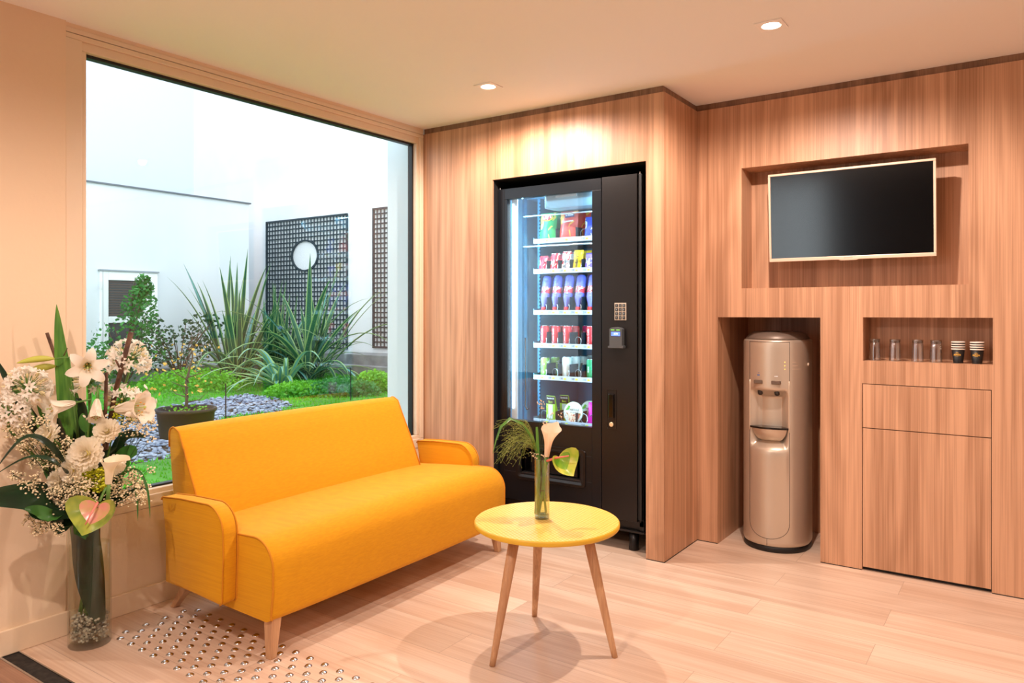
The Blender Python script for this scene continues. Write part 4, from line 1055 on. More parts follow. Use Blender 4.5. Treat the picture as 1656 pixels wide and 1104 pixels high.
# potted tree
q = px2g(301, 703)
pt = thing('potted_tree', 'thin bare-branched young tree in a wide black plastic tub among the pebbles', 'potted tree', (q.x, q.y, GZ-.03), (0, 0, 0))
PR = .245
ob('tub', MB().lathe([(PR*.88, 0), (PR*.98, .235), (PR*1.03, .240), (PR*1.05, .250), (PR*1.05, .268), (PR*1.01, .272), (PR*.96, .268), (PR*.95, .22)], 48, cap=False), mat('black tub plastic', (26, 26, 28), .6, spec=.3, var=((3, 3, 3), (44, 42, 36), 3)), pt, smooth=True)
ob('potting_soil', MB().lathe([(.0005, .228), (PR*.96, .222)], 32, cap=False), M_soil, pt)
mb = MB(); random.seed(9)
mb.tube([(0, 0, .2), (.01, 0, .36), (.0, .0, .5), (.05, .03, .72), (.04, .03, .95)], [.016, .013, .011, .007, .002], 8)
for i in range(16):
    z = rnd(.32, .85); s = Vector((.02, .01, z)); az = rnd(0, 6.28); l_ = rnd(.12, .36)*(1.15-z*.5)
    d = Vector((math.cos(az)*.82, math.sin(az)*.82, rnd(.15, .7)))
    m1 = s+d*l_*.5; e = m1+d*l_*.5+Vector((rnd(-.04, .04), rnd(-.04, .04), rnd(-.02, .06)))
    mb.tube([s, m1, e], [.006, .004, .0015], 5)
ob('trunk', mb, M_twig, pt, smooth=True)
mb = MB(); 
for i in range(70):
    az = rnd(0, 6.28); rr = rnd(.1, .34); leaves_at(mb, (math.cos(az)*rr, math.sin(az)*rr, rnd(.4, .85)), 1, (.02, .02, .02), .038)
ob('few_leaves', mb, mat('yellow-orange leaf', (226, 176, 76), .6, trans=.3), pt)
mb = MB()
for i in range(60):
    az = rnd(0, 6.28); rr = rnd(.05, .2); leaves_at(mb, (math.cos(az)*rr, math.sin(az)*rr, rnd(.24, .29)), 1, (.02, .02, .02), .03)
ob('seedlings', mb, M_bush3, pt)
for px, py, h in ((365, 676, .36), (567, 648, .42)):
    q = px2g(px, py)
    tag(ob('garden_stake', MB().tube([(q.x, q.y, GZ-.02), (q.x, q.y, GZ+h)], .006, 6), M_black), 'thin dark garden stake upright ' + ('in the pebbles right of the potted tree' if px < 400 else 'in the ground cover near the stone kerb'), 'stake')

# ---------------------------------------------------------------- tall floor vase with the bouquet
RV, UV, TV_ = Vector((.8219, .5697, 0)), Vector((0, 0, 1)), Vector((.5697, -.8219, 0))
VC = Vector((.158, -1.990, 0))
vz = thing('floor_vase', 'tall clear glass cylinder floor vase holding the big bouquet', 'vase', VC)
ob('vase_glass', MB().lathe([(.0005, .0), (.068, .0), (.0705, .004), (.0705, .10), (.0695, .44), (.0705, .455)], 48, cap=False), G_vase, vz, smooth=True)
ob('rim', MB().lathe([(.0672, .449), (.0705, .455), (.0672, .4555)], 48, cap=False), G_vase, vz, smooth=True)
ob('water', MB().lathe([(.0005, .020), (.0655, .020), (.0655, .36), (.0005, .36)], 40, cap=False), glass_mat('vase water', (.95, .97, .92), .015, 0, .12), vz, smooth=True)
random.seed(3); mb = MB()
for i in range(520):
    a, q = rnd(0, 6.28), .058*math.sqrt(random.random()); mb.ball((q*math.cos(a), q*math.sin(a), rnd(.024, .110)), rnd(.0045, .0075), n=5, m=4, sc=(1.2, 1, .8))
ob('glass_pebbles', mb, mat('grey-clear glass chips', (206, 198, 184), .12, spec=.8, var=(60, (150, 140, 124), 2)), vz, kind='stuff', smooth=True)
M_pet1 = mat('white lily petal', (250, 240, 224), .5, trans=.35)
M_thr = mat('lily throat green', (206, 220, 130), .5, trans=.3)
M_anth = mat('yellow-brown anther', (196, 140, 50), .7)
M_stem = mat('green stem', (92, 134, 58), .5)
M_stemd = mat('dark green stem', (44, 74, 40), .5)
M_bud = mat('yellow-green bud', (206, 206, 92), .5, trans=.25)
M_aga = mat('agapanthus white', (250, 244, 234), .5, trans=.35)
M_chr = mat('chrysanthemum petal', (255, 248, 232), .55, trans=.5)
M_chc = mat('chrysanthemum centre', (228, 210, 110), .7)
M_lim = mat('cream sea-lavender', (244, 228, 190), .7)
M_leafd = mat('dark glossy leaf', (26, 58, 34), .3, var=(12, (18, 42, 26), 3), trans=.1)
M_leafg = mat('mid green leaf', (70, 128, 52), .4, var=((40, 40, 3), (52, 104, 44), 3), trans=.25)
M_leaft = mat('striped long leaf', (104, 156, 62), .4, var=((90, 90, 1), (58, 112, 44), 3), trans=.2)
M_bark = mat('brown branch', (112, 76, 54), .8, bump=(90, .4), var=(30, (74, 50, 38), 3))
def FP(px, py, off=0.0):
    a = (px-828)/1204.7; b = -(py-503.5)/1204.7
    return CAMP+Vector((a*.8219-.5697, a*.5697+.8219, b))*(2.705-off)
def cdir(r, u, t): return (RV*r+UV*u+TV_*t).normalized()
def basis(p, z, roll=0):
    z = Vector(z).normalized(); return T(*p)@z.to_track_quat('Z', 'Y').to_matrix().to_4x4()@Matrix.Rotation(roll, 4, 'Z')
def stem_pts(p, d, k):
    """stem from a flower base p (leaving against d) into the vase, clear of its wall"""
    a = k*2.4; nk = VC+Vector((.035*math.cos(a), .035*math.sin(a), .47)); bt = VC+Vector((-.030*math.cos(a+.5), -.030*math.sin(a+.5), .10+.02*(k % 3)))
    q = p-Vector(d)*.05
    out = []
    for i in range(9):
        t = i/8; c1 = q+(nk-q)*.45+Vector((0, 0, -.03)); out.append((1-t)**2*q+2*t*(1-t)*c1+t*t*nk)
    return [p]+out+[nk.lerp(bt, .5), bt]
KS = [0]
def add_stem(r, p, d, rad=.0038, m=None, name='stem'):
    KS[0] += 1
    return ob(name, MB().tube(stem_pts(p, d, KS[0]), rad, 7), m or M_stem, r, world=True, smooth=True)
def lily(label, px, py, off, d, s=1.0, roll=0, openn=1.0):
    p = FP(px, py, off); r = thing('white_lily', label, 'flower', p, group='white lilies in the floor vase')
    M = basis(p, d, roll); tep = MB()
    for k in range(6):
        a = 2*PI*k/6; lift = .004 if k % 2 else 0
        prof = [(.004, 0), (.008, .02), (.013, .045), (.020+lift, .070), (.034*openn+lift, .090), (.055*openn, .100), (.072*openn, .098), (.084*openn, .088)]
        pts = [M@(Vector((q*math.cos(a), q*math.sin(a), z))*s) for q, z in prof]
        nr = M.to_3x3()@Vector((-math.cos(a), -math.sin(a), .5))
        tep.ribbon(pts, lambda t: s*(.006+.017*math.sin(PI*min(1, t*.98+.02))**.8 if t < .97 else .001), nr, .25, 4, 0)
    ob('petals', tep, M_pet1, r, world=True, smooth=True, sub=1)
    ob('throat', MB().lathe([(.004*s, 0), (.008*s, .02*s), (.012*s, .045*s)], 12, M, cap=False), M_thr, r, world=True, smooth=True)
    st = MB()
    for k in range(6):
        a = 2*PI*k/6+.4; e = Vector((.014*math.cos(a), .014*math.sin(a), .088))*s
        st.tube([M@Vector((0, 0, .02*s)), M@(e*.6), M@e], .0009*s, 4)
        st.ball(M@e, .0034*s, 1, 5, 4, (1, 1, .6))
    st.tube([M@Vector((0, 0, .02*s)), M@Vector((0, 0, .098*s))], .0014*s, 5); st.ball(M@Vector((0, 0, .1*s)), .004*s)
    ob('stamens', st, [M_thr, M_anth], r, world=True)
    add_stem(r, p, d)
    return r
lily('large white lily facing down towards the right, at the window frame edge', 142, 588, .12, cdir(.45, -.10, .80), .84, .3)
lily('large white lily with open star face, in front of the tall green leaf', 122, 651, .16, cdir(-.68, -.16, .80), .86, 0)
lily('small drooping white lily hanging between the two branches', 157, 645, .15, cdir(.22, -.85, .50), .78, .5, .66)
lily('side-on white lily trumpet pointing right, against the pebbles outside', 186, 662, .10, cdir(.95, .10, .22), 1.22, .2, .8)
def umbel(label, px, py, off, R_, n, half=None, s=1.0, d=(0, 0, 1), openf=.6):
    p = FP(px, py, off); r = thing('agapanthus', label, 'flower', p, group='white agapanthus heads in the floor vase')
    pd, fl, bd = MB(), MB(), MB()
    for i in range(n):
        z = 1-1.55*(i+.5)/n; a = i*2.39996; q = math.sqrt(max(0, 1-z*z)); v = Vector((q*math.cos(a), q*math.sin(a), z))
        v = (Vector(d).to_track_quat('Z', 'Y').to_matrix()@v).normalized(); L_ = R_*rnd(.8, 1.1); e = p+v*L_*.62
        if e.x < .05: e.x = .05
        pd.tube([p, e], .0011, 4)
        M = basis(e, v, rnd(0, 6))
        if random.random() < openf:
            for k in range(6):
                b = 2*PI*k/6; c, s_ = math.cos(b), math.sin(b)
                pts = [M@(Vector((.002*c, .002*s_, 0))*s), M@(Vector((.004*c, .004*s_, .012))*s), M@(Vector((.011*c, .011*s_, .021))*s), M@(Vector((.020*c, .020*s_, .022))*s)]
                fl.ribbon(pts, lambda t: s*(.0022+.0026*math.sin(PI*t)) if t < .98 else .0008, M.to_3x3()@Vector((-c, -s_, .6)), .15, 2)
        else:
            bd.ball(M@Vector((0, 0, .009*s)), .0042*s, 0, 6, 5, (1, 1, 1)); bd.tube([M@Vector((0, 0, 0)), M@Vector((0, 0, .012*s)), M@Vector((0, 0, .022*s))], [.002*s, .0045*s, .001], 6)
    ob('flower_stalks', pd, M_stem, r, world=True); fl.add(bd.v, bd.f, 1)
    ob('florets', fl, [M_aga, mat('cream bud', (240, 226, 176), .5, trans=.2)], r, world=True)
    add_stem(r, p, (0, 0, 1), .0042)
    return r
random.seed(31)
umbel('big round white agapanthus head at the upper left of the bouquet', 44, 628, .22, .085, 60)
umbel('white agapanthus head low at the left edge of the picture', 14, 668, .27, .070, 40, openf=.85)
umbel('white agapanthus head high behind the forked branch, in front of the garden', 208, 582, .00, .085, 60)
umbel('white agapanthus head of half-closed buds beside the side-on lily trumpet', 200, 648, .02, .070, 46, openf=.4)
umbel('sparse white agapanthus head behind the tall branch, in the bouquet centre', 146, 618, .02, .070, 34)
def chrys(label, px, py, off, R_, d):
    p = FP(px, py, off); r = thing('white_chrysanthemum', label, 'flower', p, group='white chrysanthemums in the floor vase')
    M = basis(p, d); pt = MB()
    for lay, (n, el, L_) in enumerate([(15, -.12, 1.0), (16, .12, 1.0), (15, .38, .96), (14, .66, .90), (12, .95, .80), (9, 1.2, .66), (6, 1.42, .5)]):
        for k in range(n):
            a = 2*PI*(k+.5*(lay % 2))/n+rnd(-.06, .06); e = el+rnd(-.06, .06); q = R_*L_*rnd(.92, 1.06)
            f = lambda t: Vector((math.cos(a)*math.cos(e)*q*t, math.sin(a)*math.cos(e)*q*t, math.sin(e)*q*t*.85+.20*q*t*t))
            pts = [M@f(t) for t in (.12, .4, .7, .9, 1.0)]
            pt.ribbon(pts, lambda t: R_*.17*(.35+t*.8) if t < .95 else R_*.11, M.to_3x3()@Vector((-math.cos(a)*.6, -math.sin(a)*.6, 1)), .45, 2)
    ob('petals', pt, M_chr, r, world=True, smooth=True)
    ob('centre', MB().ball(M@Vector((0, 0, R_*.10)), R_*.26, 0, 10, 6, (1, 1, 1)), M_chc, r, world=True, smooth=True)
    add_stem(r, p-Vector(d)*.0, d, .003)
    return r
random.seed(41)
chrys('white chrysanthemum at the left of the bouquet, above the sea-lavender', 79, 706, .22, .046, cdir(-.25, .6, .7))
chrys('largest white chrysanthemum, centre of the bouquet', 142, 734, .20, .060, cdir(.05, .25, .95))
chrys('white chrysanthemum just left below the largest one', 119, 760, .22, .044, cdir(-.2, 0, .95))
chrys('white chrysanthemum with yellow heart below the drooping lily', 174, 698, .16, .044, cdir(.15, .5, .8))
chrys('white chrysanthemum at the right of the bouquet under the calla', 186, 752, .16, .036, cdir(.3, .3, .8))
chrys('white chrysanthemum low on the left among the sea-lavender', 97, 778, .21, .040, cdir(-.4, .2, .8))
def calla(label, cat_group, p, d, s, mats, roll=0, flare=1.0, name='calla_lily'):
    r = thing(name, label, 'flower', p, group=cat_group)
    M = basis(p, d, roll); rows = []
    for i in range(11):
        t = i/10; row = []
        for j in range(25):
            a = -PI*1.04+2*PI*1.04*j/24; c = math.cos(a)       # a = 0 is the long lip
            q = s*(.009+.008*t+flare*.034*max(0, t-.45)**1.5*(1.25+.75*c)*1.6)+s*(1.6-1.6*flare)*.006*t*math.sin(3*a)
            z = s*(.098*t+.012*t*t*c-.022*max(0, t-.7)*(1+c))
            row.append(M@Vector((q*math.cos(a)+.0012*a, q*math.sin(a), z)))
        rows.append(row)
    tip = rows[-1][12]; rows[-1][12] = tip+M.to_3x3()@Vector((.012*s, 0, (-.004 if flare == 1 else .012)*s))
    ob('spathe', MB().rings(rows, False, False), mats[0], r, world=True, smooth=True, sub=1)
    ob('spadix', MB().tube([M@Vector((0, 0, .02*s)), M@Vector((.002, 0, .075*s))], [.004*s, .003*s], 8), mats[1], r, world=True, smooth=True)
    return r
cm = mat('calla cream', (248, 236, 208), .45, trans=.3, sss=0)
p = FP(176, 782, .24); c_ = calla('white calla lily standing upright at the right of the bouquet centre', 'white calla lilies', p, cdir(.12, .98, .1), .95, (cm, M_chc), -.9)
add_stem(c_, p, cdir(.12, .98, .1), .0065)
def heart(label, p, d, up, s, mats, name='anthurium', grp='anthuriums', stem=True):
    """heart-shaped glossy spathe with a spadix; d = facing normal, up = direction of the tip"""
    r = thing(name, label, 'flower', p, group=grp)
    z = Vector(d).normalized(); y = (Vector(up)-z*Vector(up).dot(z)).normalized(); x = y.cross(z)
    f = lambda u, v, w=0: Vector(p)+x*u*s+y*v*s+z*w*s
    n = 28; mid, edge = MB(), MB()
    outl = []
    for i in range(n):
        t = 2*PI*i/n; u = .040*math.sin(t)**3*1.1+.008*math.sin(t); v = -(.038*math.cos(t)-.013*math.cos(2*t)-.006*math.cos(3*t))+.012
        outl.append((u, v))
    def ring(k, w): return [f(u*k, v*k, w(u*k, v*k)) for u, v in outl]
    cup_ = lambda u, v: 2.5*(u*u+v*v)*4-.0+.10*abs(u)
    mid.rings([ring(.02, cup_), ring(.35, cup_), ring(.62, cup_)], True, False); edge.rings([ring(.62, cup_), ring(.82, cup_), ring(1.0, cup_)], True, False)
    ob('spathe_centre', mid, mats[0], r, world=True, smooth=True); ob('spathe_edge', edge, mats[1], r, world=True, smooth=True)
    return r, f
r, f = heart('pink-centred green anthurium hanging over the vase rim', FP(158, 820, .27), cdir(.05, .25, .95), cdir(-.15, -1, .1), 1.55, (mat('pink anthurium centre', (224, 150, 136), .22, spec=.6, var=(30, (206, 170, 110), 2)), mat('green anthurium edge', (168, 176, 70), .22, spec=.6, var=(16, (84, 124, 44), 2))), grp='anthurium in the floor vase')
ob('spadix', MB().tube([f(0, -.01, .006), f(.0, .012, .02), f(.001, .035, .03)], [.004, .0035, .002], 8), mat('pink spadix', (226, 130, 116), .5), r, world=True, smooth=True)
add_stem(r, f(0, -.012, -.002), cdir(0, -.5, .5), .004)
random.seed(51)
def spray(label, px, py, off, ext, n0, name='sea_lavender', m=None, ball=.0034, grp='cream sea-lavender sprays in the floor vase', dirs=None, sm=None):
    """branched spray with clusters of tiny blossoms"""
    p = FP(px, py, off); r = thing(name, label, 'flower', p, group=grp)
    nk = VC+Vector((rnd(-.03, .03), rnd(-.03, .03), .46)); st, bl = MB(), MB(); n = int(n0*1.9)
    for i in range(n):
        e = p+RV*rnd(-1, 1)*ext[0]+UV*rnd(-1, 1)*ext[1]+TV_*rnd(-.5, .8)*min(ext)*1.0
        if e.x < .04: e.x = .04+rnd(0, .02)
        m1 = nk.lerp(e, .6)+Vector((rnd(-.01, .01), rnd(-.01, .01), rnd(-.01, .02)))
        if i % 3 == 0: st.tube([nk.lerp(p, .35), m1, e], .0009, 4)
        for k in range(int(rnd(8, 15))):
            b = e+Vector((rnd(-1, 1), rnd(-1, 1), rnd(-1, 1)))*.016
            if b.x < .03: b.x = .03
            bl.ball(b, ball*rnd(.7, 1.25), 0, 5, 4, (1, 1, .75))
            if k % 2 == 0: st.tube([e, b], .0006, 3)
    ob('twigs', st, sm or M_stemd, r, world=True); ob('blossoms', bl, m or M_lim, r, world=True, kind='stuff')
    return r
for a in (('cream sea-lavender spray filling the left middle of the bouquet', 82, 728, .17, (.085, .055), 34), ('cream sea-lavender spray in the lower middle above the vase rim', 112, 796, .22, (.080, .050), 44),
          ('cream sea-lavender spray reaching out to the far left', 45, 700, .26, (.070, .045), 15), ('cream sea-lavender spray on the right side above the sofa arm', 210, 785, .14, (.065, .055), 30),
          ('thin cream sea-lavender spray hanging low left of the vase', 74, 846, .26, (.050, .030), 13), ('thin cream sea-lavender spray at the left below the dark strap leaves', 40, 785, .28, (.045, .040), 9),
          ('cream sea-lavender spray peeping out between lily and window', 222, 690, .10, (.050, .040), 12)): spray(*a)
spray('small yellow-green filler flowers beside the side-on lily trumpet', 205, 664, .02, (.035, .022), 16, 'filler_flower', mat('lime filler', (206, 210, 40), .7), .0035, 'filler flowers in the bouquet')
spray('lime-green filler heads beside the largest chrysanthemum', 152, 775, .17, (.045, .03), 18, 'filler_flower', mat('lime filler', (206, 210, 40), .7), .005, 'filler flowers in the bouquet')
# long leaves, buds and branches
def bq_leaf(label, pts, w, m, nrm, name='long_leaf', fold=.25, prof=None, cat='leaf'):
    r = thing(name, label, cat, pts[0], group='leaves in the floor vase')
    # smooth the path
    P_ = []
    for i in range(len(pts)-1):
        p0 = pts[max(i-1, 0)]; p1 = pts[i]; p2 = pts[i+1]; p3 = pts[min(i+2, len(pts)-1)]
        for k in range(6):
            t = k/6; P_.append(.5*((2*p1)+(-p0+p2)*t+(2*p0-5*p1+4*p2-p3)*t*t+(-p0+3*p1-3*p2+p3)*t**3))
    P_.append(pts[-1])
    for q in P_: q.x = max(q.x, .035)
    ob('leaf_blade', MB().ribbon(P_, prof or (lambda t: w*min(1, .55+t)*(1 if t < .4 else max(.02, 1-((t-.4)/.6)**1.8))), nrm, fold, 4), m, r, world=True, smooth=True)
    return r
NK = VC+Vector((0, 0, .46))
bq_leaf('tall upright pointed green leaf, the highest tip of the bouquet', [NK+RV*-.02+UV*-.2, FP(122, 800, .0), FP(113, 680, .03), FP(99, 560, .06), FP(91.5, 492, .07)], .033, M_leaft, cdir(0, 0, 1), prof=lambda t: .036*min(1, .75+t*.5)*(1 if t < .5 else max(.01, 1-((t-.5)/.5)**1.35)))
bq_leaf('second long leaf right behind the tallest one, shorter', [NK+UV*-.1, FP(132, 760, -.02), FP(128, 690, -.02), FP(123, 630, .0)], .03, M_leaft, cdir(.3, 0, 1))
bq_leaf('dark green leaf entering from the left picture edge, pointing up left', [NK, FP(80, 720, .10), FP(34, 650, .18), FP(-12, 572, .22)], .022, M_leafd, cdir(.2, .3, 1))
bq_leaf('dark narrow strap leaf crossing to the left edge, the upper one', [NK, FP(100, 740, .25), FP(45, 705, .33), FP(-10, 762, .42)], .010, M_leafd, cdir(0, .6, .8))
bq_leaf('dark narrow strap leaf crossing to the left edge, the lower one', [NK, FP(105, 760, .26), FP(52, 738, .33), FP(-12, 770, .42)], .008, M_leafd, cdir(0, .8, .6))
bq_leaf('very large dark glossy leaf spreading low to the left edge', [NK+RV*.01, FP(95, 818, .22), FP(45, 800, .30), FP(-30, 805, .40)], .052, M_leafd, cdir(.1, .75, .65), prof=lambda t: .018+.050*math.sin(PI*min(1, t*.95+.05))**.8, fold=-.15, name='broad_leaf')
bq_leaf('folded green leaf edge under the large dark leaf', [NK, FP(92, 836, .26), FP(62, 826, .31), FP(40, 822, .34)], .022, M_leafg, cdir(0, .5, .8), prof=lambda t: .020*math.sin(PI*min(1, t*.9+.05)), name='broad_leaf')
bq_leaf('dark broad leaf behind the anthurium over the vase rim', [NK, FP(112, 838, .16), FP(96, 850, .2), FP(84, 838, .22)], .03, M_leafd, cdir(0, .2, 1), prof=lambda t: .032*math.sin(PI*min(1, t*.9+.08)), name='broad_leaf')
bq_leaf('dark glossy leaf at the right of the bouquet, over the pebbles', [NK, FP(182, 740, .05), FP(206, 705, .06), FP(236, 706, .06)], .02, M_leafd, cdir(0, .6, .8), prof=lambda t: .006+.018*math.sin(PI*min(1, t*.95+.02))**2, name='broad_leaf')
bq_leaf('broad dark leaf right of the calla lily', [NK, FP(190, 760, .06), FP(205, 735, .08), FP(222, 728, .09)], .02, M_leafg, cdir(.2, .3, .9), prof=lambda t: .012+.020*math.sin(PI*min(1, t*.95+.02)), name='broad_leaf')
bq_leaf('blue-green leaf curling behind the open-faced lily', [NK, FP(138, 700, .08), FP(134, 655, .12), FP(122, 645, .16)], .02, M_leafd, cdir(0, .4, .9), prof=lambda t: .005+.014*math.sin(PI*min(1, t))**2)
bq_leaf('small bright green leaf below the open-faced lily', [NK, FP(140, 720, .16), FP(137, 690, .19), FP(134, 668, .20)], .02, M_leafg, cdir(0, .2, 1), prof=lambda t: .002+.014*max(0, math.sin(PI*min(1, max(0, t-.5)*2)))**.8)
bq_leaf('green leaf behind the left chrysanthemum', [NK, FP(96, 740, .10), FP(80, 690, .14), FP(60, 655, .18)], .022, M_leafg, cdir(0, .2, 1))
bq_leaf('dark leaf between the chrysanthemums in the bouquet centre', [NK, FP(150, 790, .10), FP(162, 745, .10), FP(190, 722, .08)], .024, M_leafd, cdir(0, .3, 1))
bq_leaf('dark leaf at the lower right of the bouquet, pointing right', [NK, FP(185, 812, .15), FP(212, 796, .15), FP(236, 780, .15)], .012, M_leafd, cdir(0, .8, .6))
bq_leaf('dark leaf filling the space behind the lower sea-lavender', [NK, FP(118, 815, .10), FP(108, 770, .12), FP(88, 740, .14)], .035, M_leafd, cdir(0, .2, 1))
bq_leaf('dark leaf behind the anthurium pointing up right', [NK, FP(160, 815, .08), FP(182, 780, .07), FP(205, 760, .06)], .035, M_leafd, cdir(0, .2, 1))
for k, (qx, qy, o) in enumerate([(70, 735, .10), (95, 690, .06), (130, 670, .03), (160, 690, .03), (200, 730, .03), (105, 790, .12), (150, 700, .07), (82, 768, .14), (196, 790, .08), (134, 845, .15)]):
    wh = ('left of the open-faced lily', 'above the left chrysanthemum', 'behind the drooping lily stem', 'behind the drooping lily', 'at the right edge of the bouquet', 'below the lowest chrysanthemum', 'between drooping lily and largest chrysanthemum', 'at the left under the sea-lavender', 'under the right sea-lavender', 'folded down over the vase rim')[k]
    bq_leaf(f'mid-sized dark green filler leaf {wh}', [NK, FP((qx+135)/2, (qy+830)/2, o), FP(lerp(qx, 130, .2), qy+20, o), FP(qx, qy-14, o+.02)], .026, M_leafd if k % 3 else M_leafg, cdir(rnd(-.4, .4), rnd(0, .5), 1), prof=lambda t: .006+.022*math.sin(PI*min(1, t*.97+.02))**1.5, name='filler_leaf')
for k, (a, b, c, l_) in enumerate((((222, 760), (238, 790), (243, 838), 'thin bright green grass blade hanging before the window sill, the right one'), ((212, 765), (221, 800), (223, 842), 'thin bright green grass blade hanging before the window sill, the left one'))):
    bq_leaf(l_, [NK, FP(195, 770, .15), FP(*a, .15), FP(*b, .16), FP(*c, .17)], .004, M_leafg, cdir(.5, 0, 1), name='hanging_grass', prof=lambda t: .0045*(1 if t < .6 else max(.05, 1-((t-.6)/.4)**2)))
def lily_bud(label, p0, p1, w):
    r = thing('lily_bud', label, 'flower bud', p0, group='closed lily buds in the floor vase')
    d = p1-p0; pts = [p0+d*t+UV*.006*math.sin(PI*t) for t in [i/10 for i in range(11)]]
    ob('bud', MB().tube(pts, [w*(.22+.78*math.sin(PI*min(.96, (i/10)**.85))) if i < 10 else .001 for i in range(11)], 10), M_bud, r, world=True, smooth=True)
    add_stem(r, p0, -(p1-p0).normalized()*-1, .003)
    return r
lily_bud('upper closed yellow-green lily bud pointing left', FP(88, 580, .10), FP(27, 587, .20), .0115)
lily_bud('lower closed yellow-green lily bud, partly hidden behind the agapanthus', FP(90, 592, .06), FP(40, 603, .15), .013)
def branch(label, pts, rads, twigs, name='branch'):
    r = thing(name, label, 'branch', pts[0], group='cut brown branches in the floor vase')
    ob('bark', MB().tube(pts, rads, 9), M_bark, r, world=True, smooth=True)
    tw = MB()
    for a, b, q in twigs: tw.tube([a, b], [q, q*.7], 6)
    if tw.f: ob('twig', tw, M_bark, r, world=True, smooth=True)
branch('tall forked brown branch reaching up right in front of the garden', [VC+Vector((.02, .02, .12)), NK+RV*.03, FP(172, 720, .03), FP(184, 645, .05), FP(198, 590, .06), FP(212, 537, .07)], [.008, .008, .0085, .009, .0085, .008],
       [(FP(196, 598, .06), FP(187, 582, .09), .0045), (FP(190, 668, .05), FP(214, 664, .06), .002)])
branch('straight cut brown stem in the middle of the bouquet', [VC+Vector((-.02, .01, .14)), NK+RV*.01+TV_*.02, FP(168, 720, .08), FP(171, 655, .10), FP(172, 602, .11)], [.006]*5, [])
branch('short brown branch sticking out left behind the tall leaf', [NK+UV*-.05, FP(112, 680, -.02), FP(94, 590, -.01), FP(76, 538, .02)], [.005, .005, .0055, .006], [(FP(103, 575, .09), FP(109, 563, .10), .002)])
# leaf curled inside the vase
r = thing('vase_leaf', 'wide dark green leaf curled inside the floor vase', 'leaf', VC+Vector((0, 0, .06)))
rows = []
for i in range(14):
    z = lerp(.085, .44, i/13); w = math.sin(PI*min(1, .10+.55*i/13))**.8
    rows.append([VC+Vector((.060*math.cos(a), .060*math.sin(a), z)) for a in [lerp(-.62-1.25*w+.9*(1-i/13), -.62+1.05*w*.6+.9*(1-i/13), j/12) for j in range(13)]])
ob('leaf_blade', MB().rings(rows, False, False), M_leafd, r, world=True, smooth=True)

# ---------------------------------------------------------------- slim vase on the table
TC = Vector((1.503, -1.052, .4502))
sv = thing('table_vase', 'slim clear glass cylinder vase half full of water on the yellow table', 'vase', TC)
ob('vase_glass', MB().lathe([(.0005, 0), (.0260, 0), (.0272, .0015), (.0272, .215), (.0266, .2165)], 40, cap=False), G_vase, sv, smooth=True)
ob('inner_wall', MB().lathe([(.0005, .016), (.0235, .016), (.0252, .019), (.0252, .216), (.0266, .2165)], 40, cap=False), G_vase, sv, smooth=True)
ob('thick_base', MB().lathe([(.0005, .001), (.0255, .001), (.0255, .0145), (.0005, .0145)], 36), glass_mat('thick base glass', (.62, .72, .72), .12, .02, .6), sv, smooth=True)
ob('water', MB().lathe([(.0005, .0165), (.0248, .0175), (.0248, .150), (.0005, .150)], 36, cap=False), glass_mat('table vase water', (.93, .94, .82), .04, 0, .3), sv, smooth=True)
def SP(px, py, off=0.0):
    g0 = (TC-CAMP).dot(Vector((-.5697, .8219, 0)))-off
    a = (px-828)/1204.7; b = -(py-503.5)/1204.7
    return CAMP+Vector((a*.8219-.5697, a*.5697+.8219, b))*g0
def tstem(r, pts, rad, m=M_stem):
    return ob('stem', MB().tube(pts, rad, 8), m, r, world=True, smooth=True)
pc = mat('blush calla spathe', (246, 214, 186), .45, trans=.3, var=(14, (250, 224, 200), 2))
p = SP(884, 737); d = cdir(.10, .97, .18)
c2 = calla('blush-white calla lily in the slim table vase', 'flowers in the table vase', p, d, 1.12, (pc, M_chc), .5, .62)
tstem(c2, [p, SP(882, 752), SP(878, 790), SP(871, 828)], [.0075, .0065, .006, .0065])
r, f = heart('yellow-green anthurium with a pink spadix in the table vase', SP(905, 742, .01), cdir(.55, .25, .80), cdir(.50, -.70, .3), 1.22, (mat('lime anthurium', (150, 184, 48), .25, spec=.6, var=((20, 20, 20), (92, 150, 40), 2)), mat('cream-yellow edge', (214, 206, 90), .25, spec=.6, var=((20, 20, 20), (150, 180, 50), 2))), grp='flowers in the table vase')
ob('spadix', MB().tube([SP(884, 745, .02), SP(900, 740, .035), SP(920, 737, .05)], [.0042, .0038, .002], 8), mat('coral spadix', (234, 120, 104), .5), r, world=True, smooth=True)
tstem(r, [SP(886, 745, .02), SP(882, 760, .01), SP(880, 800, 0), SP(884, 828, 0)], .003)
r = thing('grass_plume', 'airy green panicle grass arching left out of the table vase', 'grass', SP(866, 745), group='flowers in the table vase')
mb, sd = MB(), MB(); random.seed(61)
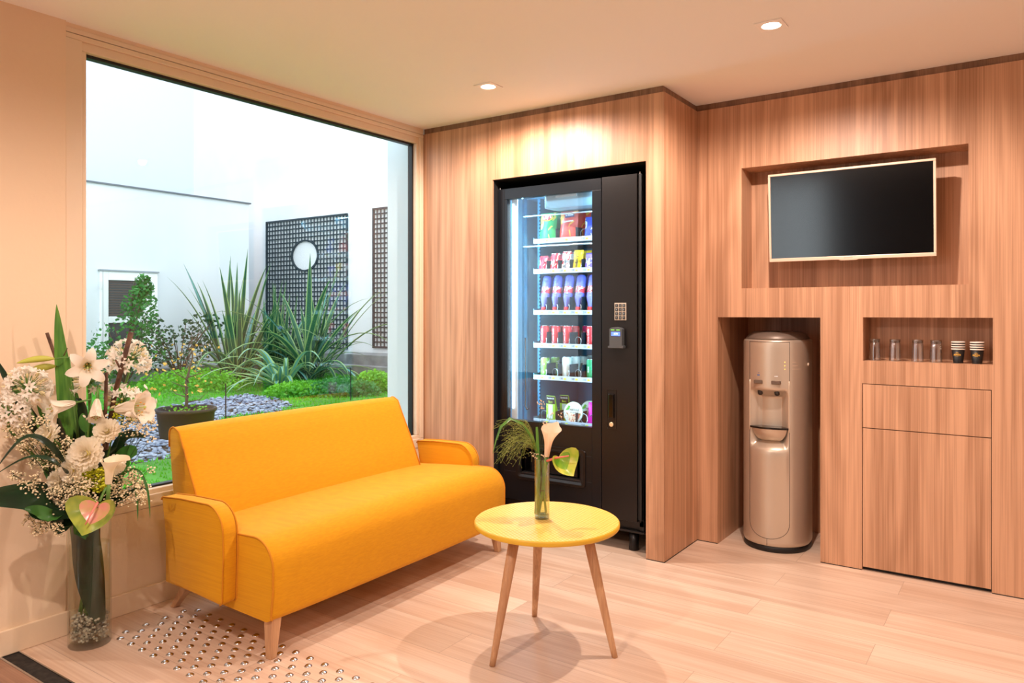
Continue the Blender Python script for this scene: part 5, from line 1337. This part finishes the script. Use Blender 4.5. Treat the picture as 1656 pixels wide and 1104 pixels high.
for i in range(70):
    u = random.random(); s0_ = SP(lerp(870, 858, u), lerp(735, 700, u), rnd(-.01, .01))
    e = SP(lerp(862, 800, random.random()**.7)+rnd(-6, 6), lerp(676, 752, random.random()), rnd(-.08, .08))
    m1 = s0_.lerp(e, .5)+UV*rnd(.015, .045); mb.tube([s0_, s0_.lerp(m1, .6)+UV*.006, m1, m1.lerp(e, .6)+UV*.006, e], .0005, 3)
    for k in range(4):
        b = m1.lerp(e, .3+.2*k); c = b+Vector((rnd(-1, 1), rnd(-1, 1), rnd(-1.4, .6)))*.014; mb.tube([b, c], .0003, 3); sd.ball(c, .0011, 0, 4, 3)
ob('panicle', mb, mat('grass green stalk', (138, 150, 62), .6), r, world=True); ob('seeds', sd, mat('grass seed', (186, 176, 96), .7), r, world=True, kind='stuff')
P_ = [SP(870, 780), SP(869, 735), SP(860, 708), SP(845, 686, .02), SP(825, 677, .04), SP(810, 690, .06), SP(802, 712, .07), SP(797, 733, .08)]
ob('leaf_blade', MB().ribbon(P_, lambda t: .0095*(1 if t < .35 else max(.05, 1-((t-.35)/.65)**1.2)), cdir(.3, .9, .5), .3, 4), M_leaft, r, world=True, smooth=True)
ob('upright_blade', MB().ribbon([SP(868, 830), SP(869, 780), SP(870, 730), SP(868, 690)], lambda t: .0085*(1-.5*t), cdir(0, 0, 1), .3, 4), M_leaft, r, world=True, smooth=True)
tstem(r, [SP(870, 735), SP(872, 780), SP(869, 829)], .004)
ob('binding_thread', MB().lathe([(.0095, .100), (.0100, .1012), (.0095, .1025)], 16, T(*(TC+Vector((0, 0, 0)))), cap=False), mat('dark red thread', (90, 30, 30), .7), r, world=True)
r = thing('sea_lavender', 'small cream sea-lavender sprig with dry heads in the table vase', 'flower', SP(870, 740), group='flowers in the table vase')
mb, bl = MB(), MB(); random.seed(71)
for (px, py, n, o) in ((880, 656, 10, .0), (874, 650, 7, .0), (893, 668, 6, 0), (906, 672, 4, 0), (868, 736, 14, .03), (880, 738, 10, .03), (862, 734, 6, .03), (880, 682, 5, 0)):
    o -= .03; e = SP(px, py, o); mb.tube([SP(874, 746, -.022), SP(871+.3*(px-871), (745+py)/2, o-.03), e], .0005, 4)
    for k in range(n): bl.ball(e+Vector((rnd(-1, 1), rnd(-1, 1), rnd(-1, 1)))*.010, rnd(.0018, .0032), 0, 5, 4)
tstem(r, [SP(877, 745), SP(879, 800), SP(882, 830)], .0016)
ob('twigs', mb, M_stemd, r, world=True); ob('blossoms', bl, mat('dry cream blossom', (232, 206, 172), .7), r, world=True, kind='stuff')
